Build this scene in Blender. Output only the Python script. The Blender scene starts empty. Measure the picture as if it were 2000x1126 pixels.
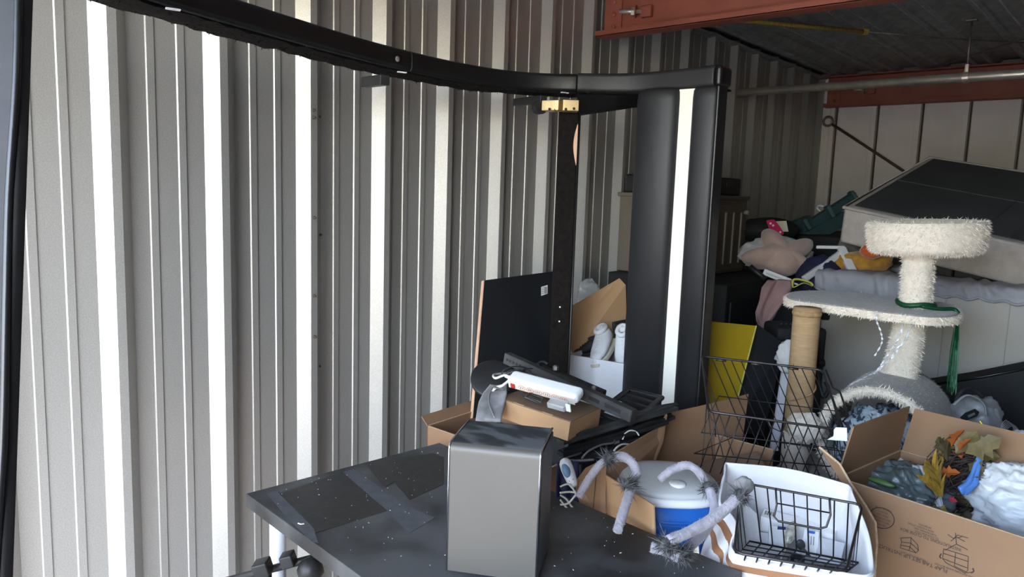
import bpy, bmesh, math, random
from mathutils import Vector, Matrix, noise
random.seed(7)
sc = bpy.context.scene
COL = sc.collection
V = Vector

# ------------------------------------------------------------------ camera
F_PX, YAW, PITCH, ROLL = 1450.2, .7206, .1287, .0332
CAM = V((2.1477, 0, 1.49))
_f = V((-math.sin(YAW)*math.cos(PITCH), math.cos(YAW)*math.cos(PITCH), -math.sin(PITCH)))
_r0 = V((math.cos(YAW), math.sin(YAW), 0)); _u0 = _r0.cross(_f)
_r = math.cos(ROLL)*_r0 + math.sin(ROLL)*_u0
_u = -math.sin(ROLL)*_r0 + math.cos(ROLL)*_u0
FWD = V((-math.sin(YAW), math.cos(YAW), 0)); RGT = _r0.copy(); UP = V((0, 0, 1))
cam = bpy.data.cameras.new('camera'); cam.sensor_width = 36; cam.lens = F_PX*36/2000
cam.clip_start = .02
camo = bpy.data.objects.new('camera', cam); COL.objects.link(camo)
M = Matrix.Identity(4)
for i in range(3):
    M[i][0] = _r[i]; M[i][1] = _u[i]; M[i][2] = -_f[i]; M[i][3] = CAM[i]
camo.matrix_world = M
sc.camera = camo
# survey helpers: a sight line met with a known distance / height / plane
def ray(x, y): return _f + _r*((x-1000)/F_PX) + _u*((563-y)/F_PX)
def W(x, y, d): return CAM + ray(x, y)*d
def AZ(x, y, z): d = ray(x, y); return CAM + d*((z-CAM.z)/d.z)
def AX(x, y, X): d = ray(x, y); return CAM + d*((X-CAM.x)/d.x)
def AY(x, y, Y): d = ray(x, y); return CAM + d*((Y-CAM.y)/d.y)

# ------------------------------------------------------------------ sky, sun, exposure
w = bpy.data.worlds.new('world'); sc.world = w; w.use_nodes = True
nt = w.node_tree; bg = nt.nodes['Background']
sky = nt.nodes.new('ShaderNodeTexSky'); sky.sky_type = 'NISHITA'; sky.sun_disc = False
sky.sun_elevation = math.radians(48); sky.sun_rotation = math.radians(110)
sky.air_density = 1.0; sky.dust_density = 2.5
tint = nt.nodes.new('ShaderNodeMix'); tint.data_type = 'RGBA'; tint.blend_type = 'MULTIPLY'; tint.inputs[0].default_value = 1.
tint.inputs[7].default_value = (1.0, .98, .935, 1)      # daylight white balance
nt.links.new(sky.outputs[0], tint.inputs[6]); nt.links.new(tint.outputs[2], bg.inputs[0]); bg.inputs[1].default_value = 1.15
sun = bpy.data.lights.new('sun', 'SUN'); sun.energy = 5.0; sun.angle = .01; sun.color = (1, .95, .87)
suno = bpy.data.objects.new('sun', sun); COL.objects.link(suno)
suno.rotation_euler = V((.62, .12, -.78)).to_track_quat('-Z', 'Y').to_euler()
sc.view_settings.view_transform = 'Standard'; sc.view_settings.look = 'None'
sc.view_settings.exposure = 1.7; sc.view_settings.gamma = 1.0
sc.view_settings.use_curve_mapping = False
DOOR_Y, RX, BY, CZ = -0.6, 3.10, 6.0, 2.43      # door plane, right wall, back wall, ceiling
portal = bpy.data.lights.new('door_portal', 'AREA'); portal.shape = 'RECTANGLE'
portal.size = 2.30; portal.size_y = 2.30; portal.cycles.is_portal = True
po = bpy.data.objects.new('door_portal', portal); COL.objects.link(po)
po.location = (1.40, DOOR_Y-.06, 1.15); po.rotation_euler = V((0, 1, 0)).to_track_quat('-Z', 'Z').to_euler()

# ------------------------------------------------------------------ materials
MATS = {}
def mat(name, col, rough=.6, metal=0., var=0., vscale=8., bump=0., bscale=60., col2=None, mask=None,
        stretch=None, spec=.5, alpha=1., trans=0., sheen=0., detail=4):
    if name in MATS: return MATS[name]
    m = bpy.data.materials.new(name); m.use_nodes = True; n = m.node_tree; b = n.nodes['Principled BSDF']
    b.inputs['Base Color'].default_value = (*col, 1); b.inputs['Roughness'].default_value = rough
    b.inputs['Metallic'].default_value = metal; b.inputs['Specular IOR Level'].default_value = spec
    b.inputs['Alpha'].default_value = alpha; b.inputs['Transmission Weight'].default_value = trans
    b.inputs['Sheen Weight'].default_value = sheen
    tc = n.nodes.new('ShaderNodeTexCoord'); mp = n.nodes.new('ShaderNodeMapping')
    n.links.new(tc.outputs['Object'], mp.inputs[0])
    if stretch: mp.inputs['Scale'].default_value = stretch
    if var or col2:
        t = n.nodes.new('ShaderNodeTexNoise'); t.inputs['Scale'].default_value = vscale
        t.inputs['Detail'].default_value = detail
        n.links.new(mp.outputs[0], t.inputs['Vector'])
        rp = n.nodes.new('ShaderNodeValToRGB')
        lo, hi = mask or (.3, .7)
        rp.color_ramp.elements[0].position = lo; rp.color_ramp.elements[1].position = hi
        c2 = col2 or tuple(min(1, c*(1+var)) for c in col)
        c1 = col if col2 else tuple(c*(1-var) for c in col)
        rp.color_ramp.elements[0].color = (*c1, 1); rp.color_ramp.elements[1].color = (*c2, 1)
        n.links.new(t.outputs['Fac'], rp.inputs[0]); n.links.new(rp.outputs[0], b.inputs['Base Color'])
    if bump:
        t2 = n.nodes.new('ShaderNodeTexNoise'); t2.inputs['Scale'].default_value = bscale
        t2.inputs['Detail'].default_value = 3
        n.links.new(mp.outputs[0], t2.inputs['Vector'])
        bp = n.nodes.new('ShaderNodeBump'); bp.inputs['Strength'].default_value = bump
        bp.inputs['Distance'].default_value = .004
        n.links.new(t2.outputs['Fac'], bp.inputs['Height']); n.links.new(bp.outputs[0], b.inputs['Normal'])
    MATS[name] = m; return m

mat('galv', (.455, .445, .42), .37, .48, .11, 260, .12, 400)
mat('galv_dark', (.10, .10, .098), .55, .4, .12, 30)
mat('deck', (.26, .265, .265), .55, .3, .25, 14)
mat('backpanel', (.76, .72, .70), .55, .0, .06, 5)
mat('seam', (.26, .24, .22), .7)
mat('concrete', (.28, .275, .27), .9, 0, .15, 6, .2, 40)
mat('drive', (.40, .38, .35), .9, 0, .1, 3)
mat('redox', (.30, .085, .052), .55, 0, .13, 7, .1, 50)
mat('steel', (.68, .65, .59), .35, .7, .1, 30)
mat('steel_dull', (.22, .2, .18), .5, .8, .25, 40)
mat('rust', (.12, .085, .06), .7, .4, .3, 30)
mat('yellow_rope', (.42, .30, .06), .85, 0, .3, 90, .6, 120)
mat('vinyl', (.009, .009, .010), .34, 0, .25, 5, .12, 26, spec=.5)
mat('vinyl_skylit', (.022, .022, .024), .62, 0, .2, 12, .25, 30, spec=.3)  # black vinyl greyed in colour for the sky reflected on the near panel
mat('vinyl_grain', (.016, .016, .018), .5, 0, .2, 9, .35, 22, spec=.5, stretch=(1, 1, .35))
mat('felt', (.010, .008, .007), .95, 0, .35, 60, .8, 90, spec=.15)
mat('led_white', (.90, .86, .76), .5)
mat('brass', (.62, .46, .24), .42, .75, .12, 40)
mat('blackplastic', (.018, .018, .019), .45, 0, .2, 20)
mat('blackmetal', (.028, .028, .029), .42, .35, .3, 14, .05, 90)
mat('blackmetal_dust', (.05, .05, .05), .55, .3, .5, 12)
mat('matteblack', (.012, .012, .013), .75)
mat('tabletop', (.022, .022, .022), .5, 0, col2=(.088, .092, .096), vscale=4.6, mask=(.40, .60), bump=.05, bscale=90, detail=6)
mat('dust', (.082, .09, .098), .75, 0, .15, 40)
mat('bare', (.024, .023, .022), .5, 0, .3, 60)
mat('crumb', (.8, .77, .7), .8)
mat('whitepaint', (.80, .80, .82), .35)
mat('case_front', (.105, .099, .09), .5, .35, .05, 3, .03, 300)
mat('case_side', (.17, .18, .195), .5, .4, .12, 5)
mat('case_top', (.040, .043, .048), .6, .1, col2=(.13, .14, .15), vscale=9, mask=(.45, .55), detail=2, stretch=(1, 2.2, 1))
mat('chrome', (.85, .86, .88), .22, 1.)
mat('card', (.275, .158, .086), .85, 0, .07, 6, .08, 120)
mat('card_light', (.43, .255, .13), .85, 0, .05, 6, .06, 120)
mat('card_in', (.20, .128, .078), .9, 0, .08, 7)
mat('card_edge', (.52, .38, .24), .9, 0, .2, 200)
mat('card_white', (.66, .68, .72), .55, 0, .03, 4)
mat('ink', (.055, .04, .035), .8)
mat('paper', (.64, .645, .67), .7, 0, .04, 10)
mat('paper_white', (.9, .9, .9), .6)
mat('strip_white', (.82, .82, .80), .35)
mat('strip_face', (.68, .65, .58), .4)
mat('red', (.50, .03, .02), .35)
mat('orange_line', (.75, .30, .17), .5)
mat('clear', (.85, .86, .84), .08, alpha=.45, trans=.3)
mat('greycloth', (.13, .13, .135), .95, 0, col2=(.30, .30, .31), vscale=14, mask=(.42, .7), bump=.3, bscale=90, sheen=.3)
mat('woodedge', (.72, .45, .30), .7, 0, .1, 30)
mat('panelblack', (.010, .011, .013), .38, 0, .1, 5)
mat('coolerblue', (.010, .115, .46), .38, 0, .06, 5)
mat('coolerlid', (.58, .60, .60), .45, 0, .04, 6)
mat('coolerwhite', (.80, .82, .84), .45)
mat('tag', (.78, .72, .56), .8, 0, .06, 14)
mat('spider', (.38, .355, .405), .95, 0, col2=(.22, .21, .24), vscale=34, mask=(.45, .75), bump=.6, bscale=160, sheen=.4)
mat('spiderfur', (.09, .088, .09), .9, 0, .6, 60)
mat('mesh_grey', (.32, .30, .30), .9, 0, .1, 120, alpha=.75)
mat('canvas', (.74, .73, .75), .85, 0, .03, 8, .1, 30)
mat('copper', (.36, .17, .085), .5, .15, .1, 12)
mat('wire', (.035, .033, .035), .4, .6, .3, 30)
mat('wire_rim', (.06, .055, .055), .38, .7, .3, 30)
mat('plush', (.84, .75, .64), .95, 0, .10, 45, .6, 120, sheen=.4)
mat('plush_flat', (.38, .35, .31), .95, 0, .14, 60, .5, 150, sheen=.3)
mat('plush_tuft', (.90, .81, .70), .95, 0, .1, 30, sheen=.3)
mat('sisal', (.46, .30, .16), .9, 0, .12, 20, .5, 60, stretch=(1, 1, 8))
mat('sisal_rope', (.42, .27, .14), .95, 0, .2, 60)
mat('tinsel_green', (.008, .085, .032), .5, .2, .3, 60)
mat('ribbon_silver', (.92, .92, .94), .25, .15)
mat('ticking', (.50, .455, .42), .9, 0, .10, 26, .35, 55)
mat('boxspring_black', (.060, .061, .065), .9, 0, .15, 5)
mat('sheetgrey', (.36, .36, .395), .9, 0, .12, 10, .5, 26)
mat('mattress_face', (.47, .44, .40), .85, 0, .05, 3, .25, 12)
mat('plastic_bag', (.72, .73, .74), .32, 0, .05, 6, .25, 20, alpha=.93)
mat('bag_grey', (.34, .34, .345), .3, 0, .1, 10, alpha=.9)
mat('bag_green', (.075, .10, .10), .3, 0, .4, 9, .2, 20, col2=(.14, .175, .18), mask=(.35, .7))
mat('bag_green_print', (.08, .17, .05), .45)
mat('blue_ribbon', (.10, .24, .62), .4, 0, .15, 20)
mat('vine', (.045, .032, .026), .9, 0, .4, 30)
for i, c in enumerate([(.42, .25, .03), (.30, .20, .03), (.36, .09, .015), (.13, .10, .035), (.16, .045, .03), (.09, .07, .03)]):
    mat('leaf%d' % i, c, .6, 0, .3, 40)
mat('petal_red', (.42, .03, .05), .6)
mat('gold_glitter', (.62, .45, .05), .35, .7, .5, 200)
mat('yellow_board', (.40, .275, .008), .55, 0, .05, 4)
mat('navy', (.012, .014, .055), .8, 0, .25, 12)
mat('star', (.47, .335, .285), .95, 0, .07, 22, .3, 90, sheen=.5)
mat('whitecloth', (.55, .54, .54), .9, 0, .06, 10, .3, 24)
mat('pinkcloth', (.42, .26, .26), .9, 0, .08, 14, .3, 30)
mat('hotpink', (.65, .02, .13), .8)
mat('teal', (.055, .115, .125), .5, 0, .15, 10)
mat('white_frame', (.74, .74, .76), .45)
mat('plush_orange', (.62, .11, .015), .95, 0, .15, 40, sheen=.5)
mat('plush_gold', (.48, .24, .03), .9, 0, .3, 26, .4, 70, sheen=.5)
mat('plush_grey', (.20, .19, .19), .95, 0, .15, 40, sheen=.4)
mat('beigeplastic', (.16, .13, .10), .6, 0, .1, 8)
mat('beige_light', (.34, .29, .23), .6)
mat('lime', (.52, .50, .10), .6)
mat('bluepattern', (.045, .065, .10), .85, 0, col2=(.45, .52, .57), vscale=46, mask=(.43, .53), detail=2)
mat('shoe_white', (.66, .66, .67), .6, 0, .06, 20, .2, 60)
mat('shoe_sole', (.58, .55, .44), .7)
mat('trimmer_white', (.72, .73, .74), .35)
mat('trimmer_blue', (.13, .24, .38), .3)
mat('cord_white', (.66, .64, .58), .5)
mat('cord_grey', (.11, .11, .11), .55)
mat('silver_chenille', (.50, .47, .40), .45, .3, .5, 90)
mat('blue_print', (.03, .12, .50), .5)
mat('darkblue_print', (.025, .03, .14), .5)
mat('zip_grey', (.30, .30, .31), .4, .5)

# ------------------------------------------------------------------ mesh builders
ORG = {}
class MB:
    def __init__(s): s.v = []; s.f = []
    def add(s, vs, fs):
        o = len(s.v); s.v += [V(p) for p in vs]; s.f += [tuple(i+o for i in f) for f in fs]; return s
    def hexa(s, b, t):   # four bottom, four top points, same winding
        return s.add(list(b)+list(t), [(3, 2, 1, 0), (4, 5, 6, 7), (0, 1, 5, 4), (1, 2, 6, 5), (2, 3, 7, 6), (3, 0, 4, 7)])
    def box(s, c, size, X=None, Y=None, Z=None):
        X = (X or V((1, 0, 0))).normalized(); Y = (Y or V((0, 1, 0))).normalized(); Z = (Z or X.cross(Y)).normalized()
        c = V(c); a, b, d = size[0]/2, size[1]/2, size[2]/2
        q = lambda i, j, k: c+X*(a*i)+Y*(b*j)+Z*(d*k)
        return s.hexa([q(-1, -1, -1), q(1, -1, -1), q(1, 1, -1), q(-1, 1, -1)], [q(-1, -1, 1), q(1, -1, 1), q(1, 1, 1), q(-1, 1, 1)])
    def slab(s, pts, thick):    # planar polygon with thickness vector
        n = len(pts); pts = [V(p) for p in pts]; T = V(thick)
        vs = pts+[p+T for p in pts]
        fs = [tuple(range(n-1, -1, -1)), tuple(range(n, 2*n))]+[(i, (i+1) % n, n+(i+1) % n, n+i) for i in range(n)]
        return s.add(vs, fs)
    def tube(s, pts, r, n=8, closed=False, flat=None):
        pts = [V(p) for p in pts]; m = len(pts); rs = r if isinstance(r, (list, tuple)) else [r]*m
        vs = []; prev = None
        for i, p in enumerate(pts):
            if closed: t = pts[(i+1) % m]-pts[i-1]
            else: t = pts[min(i+1, m-1)]-pts[max(i-1, 0)]
            t = t.normalized() if t.length > 1e-9 else V((0, 0, 1))
            if prev is None:
                a = t.cross(V((0, 0, 1)));
                if a.length < .1: a = t.cross(V((1, 0, 0)))
            else: a = prev-t*prev.dot(t)
            a.normalize(); prev = a; b = t.cross(a)
            for k in range(n):
                q = 2*math.pi*k/n
                vs.append(p+a*(rs[i]*math.cos(q))+b*(rs[i]*math.sin(q)*(flat or 1)))
        fs = []
        for i in range(m if closed else m-1):
            j = (i+1) % m
            for k in range(n):
                l = (k+1) % n; fs.append((i*n+k, i*n+l, j*n+l, j*n+k))
        if not closed: fs += [tuple(range(n-1, -1, -1)), tuple(range((m-1)*n, m*n))]
        return s.add(vs, fs)
    def lathe(s, prof, c, axis=V((0, 0, 1)), n=24, X=None, cap=True):
        axis = V(axis).normalized(); c = V(c)
        a = X or axis.cross(V((0, 0, 1)))
        if a.length < .1: a = axis.cross(V((1, 0, 0)))
        a = (a-axis*a.dot(axis)).normalized(); b = axis.cross(a); vs = []; fs = []
        for (r, z) in prof:
            for k in range(n):
                q = 2*math.pi*k/n; vs.append(c+axis*z+a*(r*math.cos(q))+b*(r*math.sin(q)))
        for i in range(len(prof)-1):
            for k in range(n):
                l = (k+1) % n; fs.append((i*n+k, i*n+l, (i+1)*n+l, (i+1)*n+k))
        if cap: fs += [tuple(range(n-1, -1, -1)), tuple(range((len(prof)-1)*n, len(prof)*n))]
        return s.add(vs, fs)
    def grid(s, fn, nu, nv, wrapu=False):
        vs = [fn(i/(nu if wrapu else nu-1), j/(nv-1)) for j in range(nv) for i in range(nu)]; fs = []
        for j in range(nv-1):
            for i in range(nu if wrapu else nu-1):
                k = (i+1) % nu; fs.append((j*nu+i, j*nu+k, (j+1)*nu+k, (j+1)*nu+i))
        return s.add(vs, fs)
    def blob(s, c, rad, X=None, Y=None, seed=0, amp=.15, freq=2.5, nu=40, nv=24, ridged=False, squash=1.):
        X = (X or V((1, 0, 0))).normalized(); Y = (Y or V((0, 1, 0))).normalized(); Z = X.cross(Y).normalized(); c = V(c)
        sd = V((seed*3.7, seed*1.9, seed*5.3))
        def fn(u, v):
            th = u*2*math.pi; ph = math.pi*(v*.998+.001)
            d = V((math.sin(ph)*math.cos(th), math.sin(ph)*math.sin(th), math.cos(ph)))
            q = [math.copysign(abs(k)**squash, k) for k in d]
            n1 = noise.noise(d*freq+sd); n2 = noise.noise(d*freq*2.3+sd*1.7)
            if ridged:
                n3 = noise.noise(d*freq*1.7+V((n1, n2, n1))*.9+sd*2.1); n4 = noise.noise(d*freq*3.4+V((n2, n1, n2))*1.2+sd*.7)
                k = 1+amp*(1.2*n1+.35*n2)+.55*amp*(1-abs(n3))**5+.28*amp*(1-abs(n4))**5
            else: k = 1+amp*(n1+.5*n2)
            return c+X*(q[0]*rad[0]*k)+Y*(q[1]*rad[1]*k)+Z*(q[2]*rad[2]*k)
        return s.grid(fn, nu, nv, True)
    def build(s, name, m, parent=None, smooth=False, bevel=0., seg=2, sub=0, solid=0., auto=None):
        o0 = ORG.get(parent.name, V((0, 0, 0))) if parent else V((0, 0, 0))
        me = bpy.data.meshes.new(name); me.from_pydata([p-o0 for p in s.v], [], s.f)
        bm = bmesh.new(); bm.from_mesh(me); bmesh.ops.recalc_face_normals(bm, faces=bm.faces); bm.to_mesh(me); bm.free()
        me.materials.append(MATS[m]); o = bpy.data.objects.new(name, me); COL.objects.link(o)
        if parent: o.parent = parent
        ORG[o.name] = o0
        if smooth:
            for p in me.polygons: p.use_smooth = True
        if solid:
            md = o.modifiers.new('solid', 'SOLIDIFY'); md.thickness = solid; md.offset = 0
        if bevel:
            md = o.modifiers.new('bevel', 'BEVEL'); md.width = bevel; md.segments = seg; md.limit_method = 'ANGLE'; md.angle_limit = .6
            for p in me.polygons: p.use_smooth = True
            wn = o.modifiers.new('wn', 'WEIGHTED_NORMAL'); wn.keep_sharp = False
        if sub:
            md = o.modifiers.new('sub', 'SUBSURF'); md.levels = sub; md.render_levels = sub
            for p in me.polygons: p.use_smooth = True
        return o

def tag(o, label=None, cat=None, group=None, kind=None):
    if label: o['label'] = label
    if cat: o['category'] = cat
    if group: o['group'] = group
    if kind: o['kind'] = kind
    return o
def thing(name, label, cat, loc, group=None, kind=None):
    o = bpy.data.objects.new(name, None); COL.objects.link(o); o.location = loc; o.empty_display_size = .05
    ORG[o.name] = V(loc); return tag(o, label, cat, group, kind)
def dup(o, off, parent=None):     # a copy sharing mesh data, moved by off
    c = o.copy(); COL.objects.link(c); c.location = V(o.location)+V(off)
    ORG[c.name] = ORG.get(o.name, V((0, 0, 0)))
    if parent: c.parent = parent
    return c
def text(s_, pos, right, up, size, m, parent, align='LEFT', name='lettering', squeeze=1.):
    cu = bpy.data.curves.new('t', 'FONT'); cu.body = s_; cu.size = 1; cu.align_x = align
    o = bpy.data.objects.new('t', cu); COL.objects.link(o); bpy.context.view_layer.update()
    me = o.to_mesh(); vs = [V(v.co) for v in me.vertices]; fs = [tuple(p.vertices) for p in me.polygons]; o.to_mesh_clear()
    bpy.data.objects.remove(o); bpy.data.curves.remove(cu)
    R = V(right).normalized(); U = V(up).normalized(); mb = MB()
    mb.add([V(pos)+R*(v.x*size*squeeze)+U*(v.y*size) for v in vs], fs)
    return mb.build(name, m, parent)
def fur(src, name, m, parent, n, length, width, droop=.3, seed=1, sel=None, lift=.5):
    """short pile standing on the faces of a builder, joined into one part"""
    rnd = random.Random(seed); mb = MB(); tris = []; acc = []; tot = 0
    for f in src.f:
        for k in range(1, len(f)-1):
            a, b, c = src.v[f[0]], src.v[f[k]], src.v[f[k+1]]; nn = (b-a).cross(c-a); ar = nn.length
            if ar < 1e-12: continue
            nn = nn/ar
            if sel and not sel((a+b+c)/3, nn): continue
            tot += ar; acc.append(tot); tris.append((a, b, c, nn))
    import bisect
    cen = sum((p for p in src.v), V((0, 0, 0)))/len(src.v)
    vs = []; fs = []
    for i in range(n):
        a, b, c, nn = tris[min(bisect.bisect(acc, rnd.random()*tot), len(tris)-1)]
        r1 = math.sqrt(rnd.random()); r2 = rnd.random(); p = a*(1-r1)+b*(r1*(1-r2))+c*(r1*r2)
        rv = V((rnd.uniform(-1, 1), rnd.uniform(-1, 1), rnd.uniform(-1, 1)))
        d = (nn*lift+rv*.6+V((0, 0, -droop))).normalized(); sd = d.cross(rv).normalized()
        L = length*rnd.uniform(.5, 1.3); o = len(vs)
        vs += [p-sd*width/2-nn*.001, p+sd*width/2-nn*.001, p+d*L]; fs.append((o, o+1, o+2))
    mb.add(vs, fs); return tag(mb.build(name, m, parent), kind='stuff')
def rbox(c, size, X=None, Y=None, Z=None): return MB().box(c, size, X, Y, Z)
def smoothpath(pts, n=6, closed=False):
    pts = [V(p) for p in pts]; out = []; m = len(pts)
    rng = range(m if closed else m-1)
    for i in rng:
        if closed: p0, p1, p2, p3 = pts[i-1], pts[i], pts[(i+1) % m], pts[(i+2) % m]
        else: p0, p1, p2, p3 = pts[max(i-1, 0)], pts[i], pts[i+1], pts[min(i+2, m-1)]
        for k in range(n):
            t = k/n
            out.append(.5*((2*p1)+(p2-p0)*t+(2*p0-5*p1+4*p2-p3)*t*t+(3*p1-p0-3*p2+p3)*t**3))
    if not closed: out.append(pts[-1])
    return out

# ================================================================== THE SETTING
tag(rbox((1.55, 2.5, -.06), (3.5, 7.1, .12)).build('floor', 'concrete'), kind='structure')
tag(rbox((1.55, -8.8, -.08), (40, 15.4, .12)).build('driveway', 'drive'), kind='structure')

# corrugated side walls: three-rib metal sheets
RIB0, PIT = 1.0572, .3048
def rib_profile():
    pr = []
    for k in range(3):
        o = k*PIT
        pr += [(o, 0), (o+.034, .034), (o+.058, .034), (o+.094, 0)]
        for m0 in (.142, .226):
            pr += [(o+m0, 0), (o+m0+.003, .0036), (o+m0+.023, .0036), (o+m0+.026, 0)]
    pr.append((3*PIT, 0)); return pr
def wall_sheet(x, s, y0, z0, z1, name, parent):
    mb = MB(); pr = rib_profile()
    vs = [V((x+s*h, y0+y, z)) for z in (z0, z1) for (y, h) in pr]; n = len(pr)
    mb.add(vs, [(i, i+1, n+i+1, n+i) for i in range(n-1)])
    return mb.build(name, 'galv' if s > 0 else 'galv_dark', parent)  # unseen right wall gets a darkened copy, so less light bounces back
wl = thing('wall_left', None, None, (0, 0, 0), kind='structure')
wr = thing('wall_right', None, None, (RX, 0, 0), kind='structure')
for k in range(-3, 6):
    y0 = RIB0+3*k*PIT-.0
    a = wall_sheet(0, 1, y0, 0, CZ+.03, 'panel', wl)
    b = wall_sheet(RX, -1, y0, 0, CZ+.03, 'panel', wr)
tag(rbox((-.045, 2.5, 1.27), (.06, 7.1, 2.56)).build('trim_1', 'galv_dark'), kind='structure')
tag(rbox((RX+.045, 2.5, 1.27), (.06, 7.1, 2.56)).build('trim_2', 'galv_dark'), kind='structure')
# screws along one rib and a few more
scr = None
for n_, px, py in ((1, 612, 215), (1, 612, 229), (1, 613, 425), (1, 613, 577), (1, 614, 657), (1, 622, 228), (1, 624, 458), (1, 622, 714), (4, 980, 272)):
    p = AX(px, py, .0345 if px < 616 else .008)
    if scr is None:
        p0 = p; scr = MB().lathe([(.0055, 0), (.0055, .002), (.0038, .004), (.0035, .010), (.002, .012)], p, V((1, 0, 0)), 8).build('screw', 'rust', wl)
    else: dup(scr, p-p0)

# back wall: flat pale panels with dark standing seams
wb = thing('wall_back', None, None, (1.55, BY, 0), kind='structure')
x = -.16; proto = None
while x < RX:
    x1 = min(x+.2985, RX); x0 = max(x, 0)
    if x1-x0 > .02:
        rbox(((x0+x1)/2, BY+.012, 1.22), (x1-x0-.012, .024, 2.44)).build('panel', 'backpanel', wb, bevel=.003, seg=1)
        rbox((x1-.008, BY+.006, 1.22), (.011, .034, 2.44)).build('seam', 'seam', wb)
        rbox((x1-.055, BY-.0015, 1.22), (.010, .004, 2.44)).build('crease', 'backpanel', wb)
    x += .2985
rbox((1.55, BY+.05, 1.27), (3.4, .04, 2.6)).build('backing', 'seam', wb)

# ceiling: folded metal deck running back from the door
ce = thing('ceiling', None, None, (1.55, 2.7, CZ), kind='structure')
def deck_sheet(x0):
    pr = [(0, 0), (.09, 0), (.12, -.030), (.165, -.030), (.172, -.020), (.215, -.020), (.222, -.030), (.265, -.030), (.295, 0), (.305, 0)]
    mb = MB(); n = len(pr)
    vs = [V((x0+a, y, CZ+b+.045)) for y in (DOOR_Y-.1, BY) for a, b in pr]
    mb.add(vs, [(i, i+1, n+i+1, n+i) for i in range(n-1)])
    return mb.build('panel', 'deck', ce)
ds = deck_sheet(-.02)
for k in range(1, 11): dup(ds, (k*.305, 0, 0))
mb = MB()      # pressed dimples along the deck ribs
for k in range(11):
    for row in (.143, .243):
        for j in range(110):
            c = V((-.02+k*.305+row, 2.6+j*.031, CZ+.0148))
            mb.add([c+V((-.007, -.008, 0)), c+V((.007, -.008, 0)), c+V((.007, .008, 0)), c+V((-.007, .008, 0)), c+V((0, 0, -.006))],
                   [(0, 1, 4), (1, 2, 4), (2, 3, 4), (3, 0, 4)])
tag(mb.build('dimples', 'deck', ce), kind='stuff')
tag(rbox((1.55, 2.5, CZ+.09), (3.5, 7.1, .06)).build('trim_3', 'deck'), kind='structure')
# flashing between side wall and deck
mb = MB(); ys = [DOOR_Y+i*(BY-DOOR_Y)/60 for i in range(61)]
mb.grid(lambda u, v: V((.002+v*.055, DOOR_Y+u*(BY-DOOR_Y), CZ-.005+.012*noise.noise(V((u*40, v*2, 3)))+v*.012)), 61, 3)
tag(mb.build('trim_4', 'deck', solid=.002), kind='structure')
# front wall beside and above the open door
wf = thing('wall_front', None, None, (1.55, DOOR_Y, 0), kind='structure')
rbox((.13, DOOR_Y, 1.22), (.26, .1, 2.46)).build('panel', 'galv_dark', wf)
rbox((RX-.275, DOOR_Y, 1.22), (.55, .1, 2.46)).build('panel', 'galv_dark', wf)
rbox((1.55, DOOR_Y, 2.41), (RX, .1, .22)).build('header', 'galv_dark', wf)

# red roof beams (C-section purlins) with bolts
def beam(y, label, bolts, name='roof_beam'):
    t = thing(name, label, 'beam', (1.55, y, 2.21))
    zb, zt = 2.212, CZ+.012
    rbox((1.56, y+.004, (zb+zt)/2), (3.0, .008, zt-zb)).build('web', 'redox', t)
    rbox((1.56, y-.032, zb+.004), (3.0, .078, .008)).build('bottom_flange', 'redox', t, bevel=.002, seg=1)
    rbox((1.56, y-.032, zt-.004), (3.0, .078, .008)).build('top_flange', 'redox', t)
    rbox((1.56, y-.068, zb+.014), (3.0, .006, .026)).build('lip', 'redox', t)
    rbox((.115, y-.006, (zb+zt)/2), (.09, .008, zt-zb-.02)).build('clip_plate', 'redox', t, bevel=.002, seg=1)
    for k in range(3):
        MB().lathe([(.011, 0), (.011, .006), (.004, .009)], (.12, y-.010, zb+.05+k*.055), V((0, -1, 0)), 6).build('rivet', 'redox', t, smooth=False)
    for (bx, bz) in bolts:
        rbox((bx, y-.016, bz), (.055, .022, .05)).build('bolt_bracket', 'redox', t, bevel=.003, seg=1)
        ax = V((-.92, -.38, .05)).normalized(); c = V((bx-.02, y-.026, bz))
        sh = MB().lathe([(.010, 0), (.010, .10)], c, ax, 10).build('bolt', 'steel', t, smooth=True)
        MB().lathe([(.020, .03), (.020, .045)], c, ax, 6).build('nut', 'steel', sh)
        MB().lathe([(.028, .024), (.028, .029)], c, ax, 14).build('washer', 'redox', sh)
    return t
beam(2.97, 'rust-red steel roof beam nearest the camera, bolt and bracket on its web', [(AY(1262, 22, 2.95).x, AY(1262, 22, 2.95).z)])
beam(BY-.02, 'dark red roof beam against the back wall, above the pale panels', [(AY(1702, 176, BY-.04).x, AY(1702, 176, BY-.04).z)])

# pipe under the deck
pA = AX(1440, 181, .02); pY = pA.y
pp = thing('sprinkler_pipe', 'thin galvanized pipe hanging under the deck before the back beam', 'pipe', (1.5, pY, pA.z))
MB().tube([V((.0, pY, pA.z)), V((RX, pY, pA.z))], .0235, 14).build('pipe', 'steel', pp, smooth=True)
hx = AY(1887, 148, pY).x
MB().tube([V((hx, pY, pA.z+.03)), V((hx, pY, CZ+.02))], .005, 8).build('hanger_rod', 'steel_dull', pp, smooth=True)
MB().lathe([(.029, -.014), (.029, .014)], (hx, pY, pA.z), V((1, 0, 0)), 16).build('hanger_band', 'steel', pp)
rbox((hx, pY, pA.z+.042), (.018, .018, .05)).build('hanger_clip', 'steel', pp, bevel=.002, seg=1)
rbox((hx, pY, CZ+.008), (.05, .05, .006)).build('ceiling_plate', 'steel_dull', pp)
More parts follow.
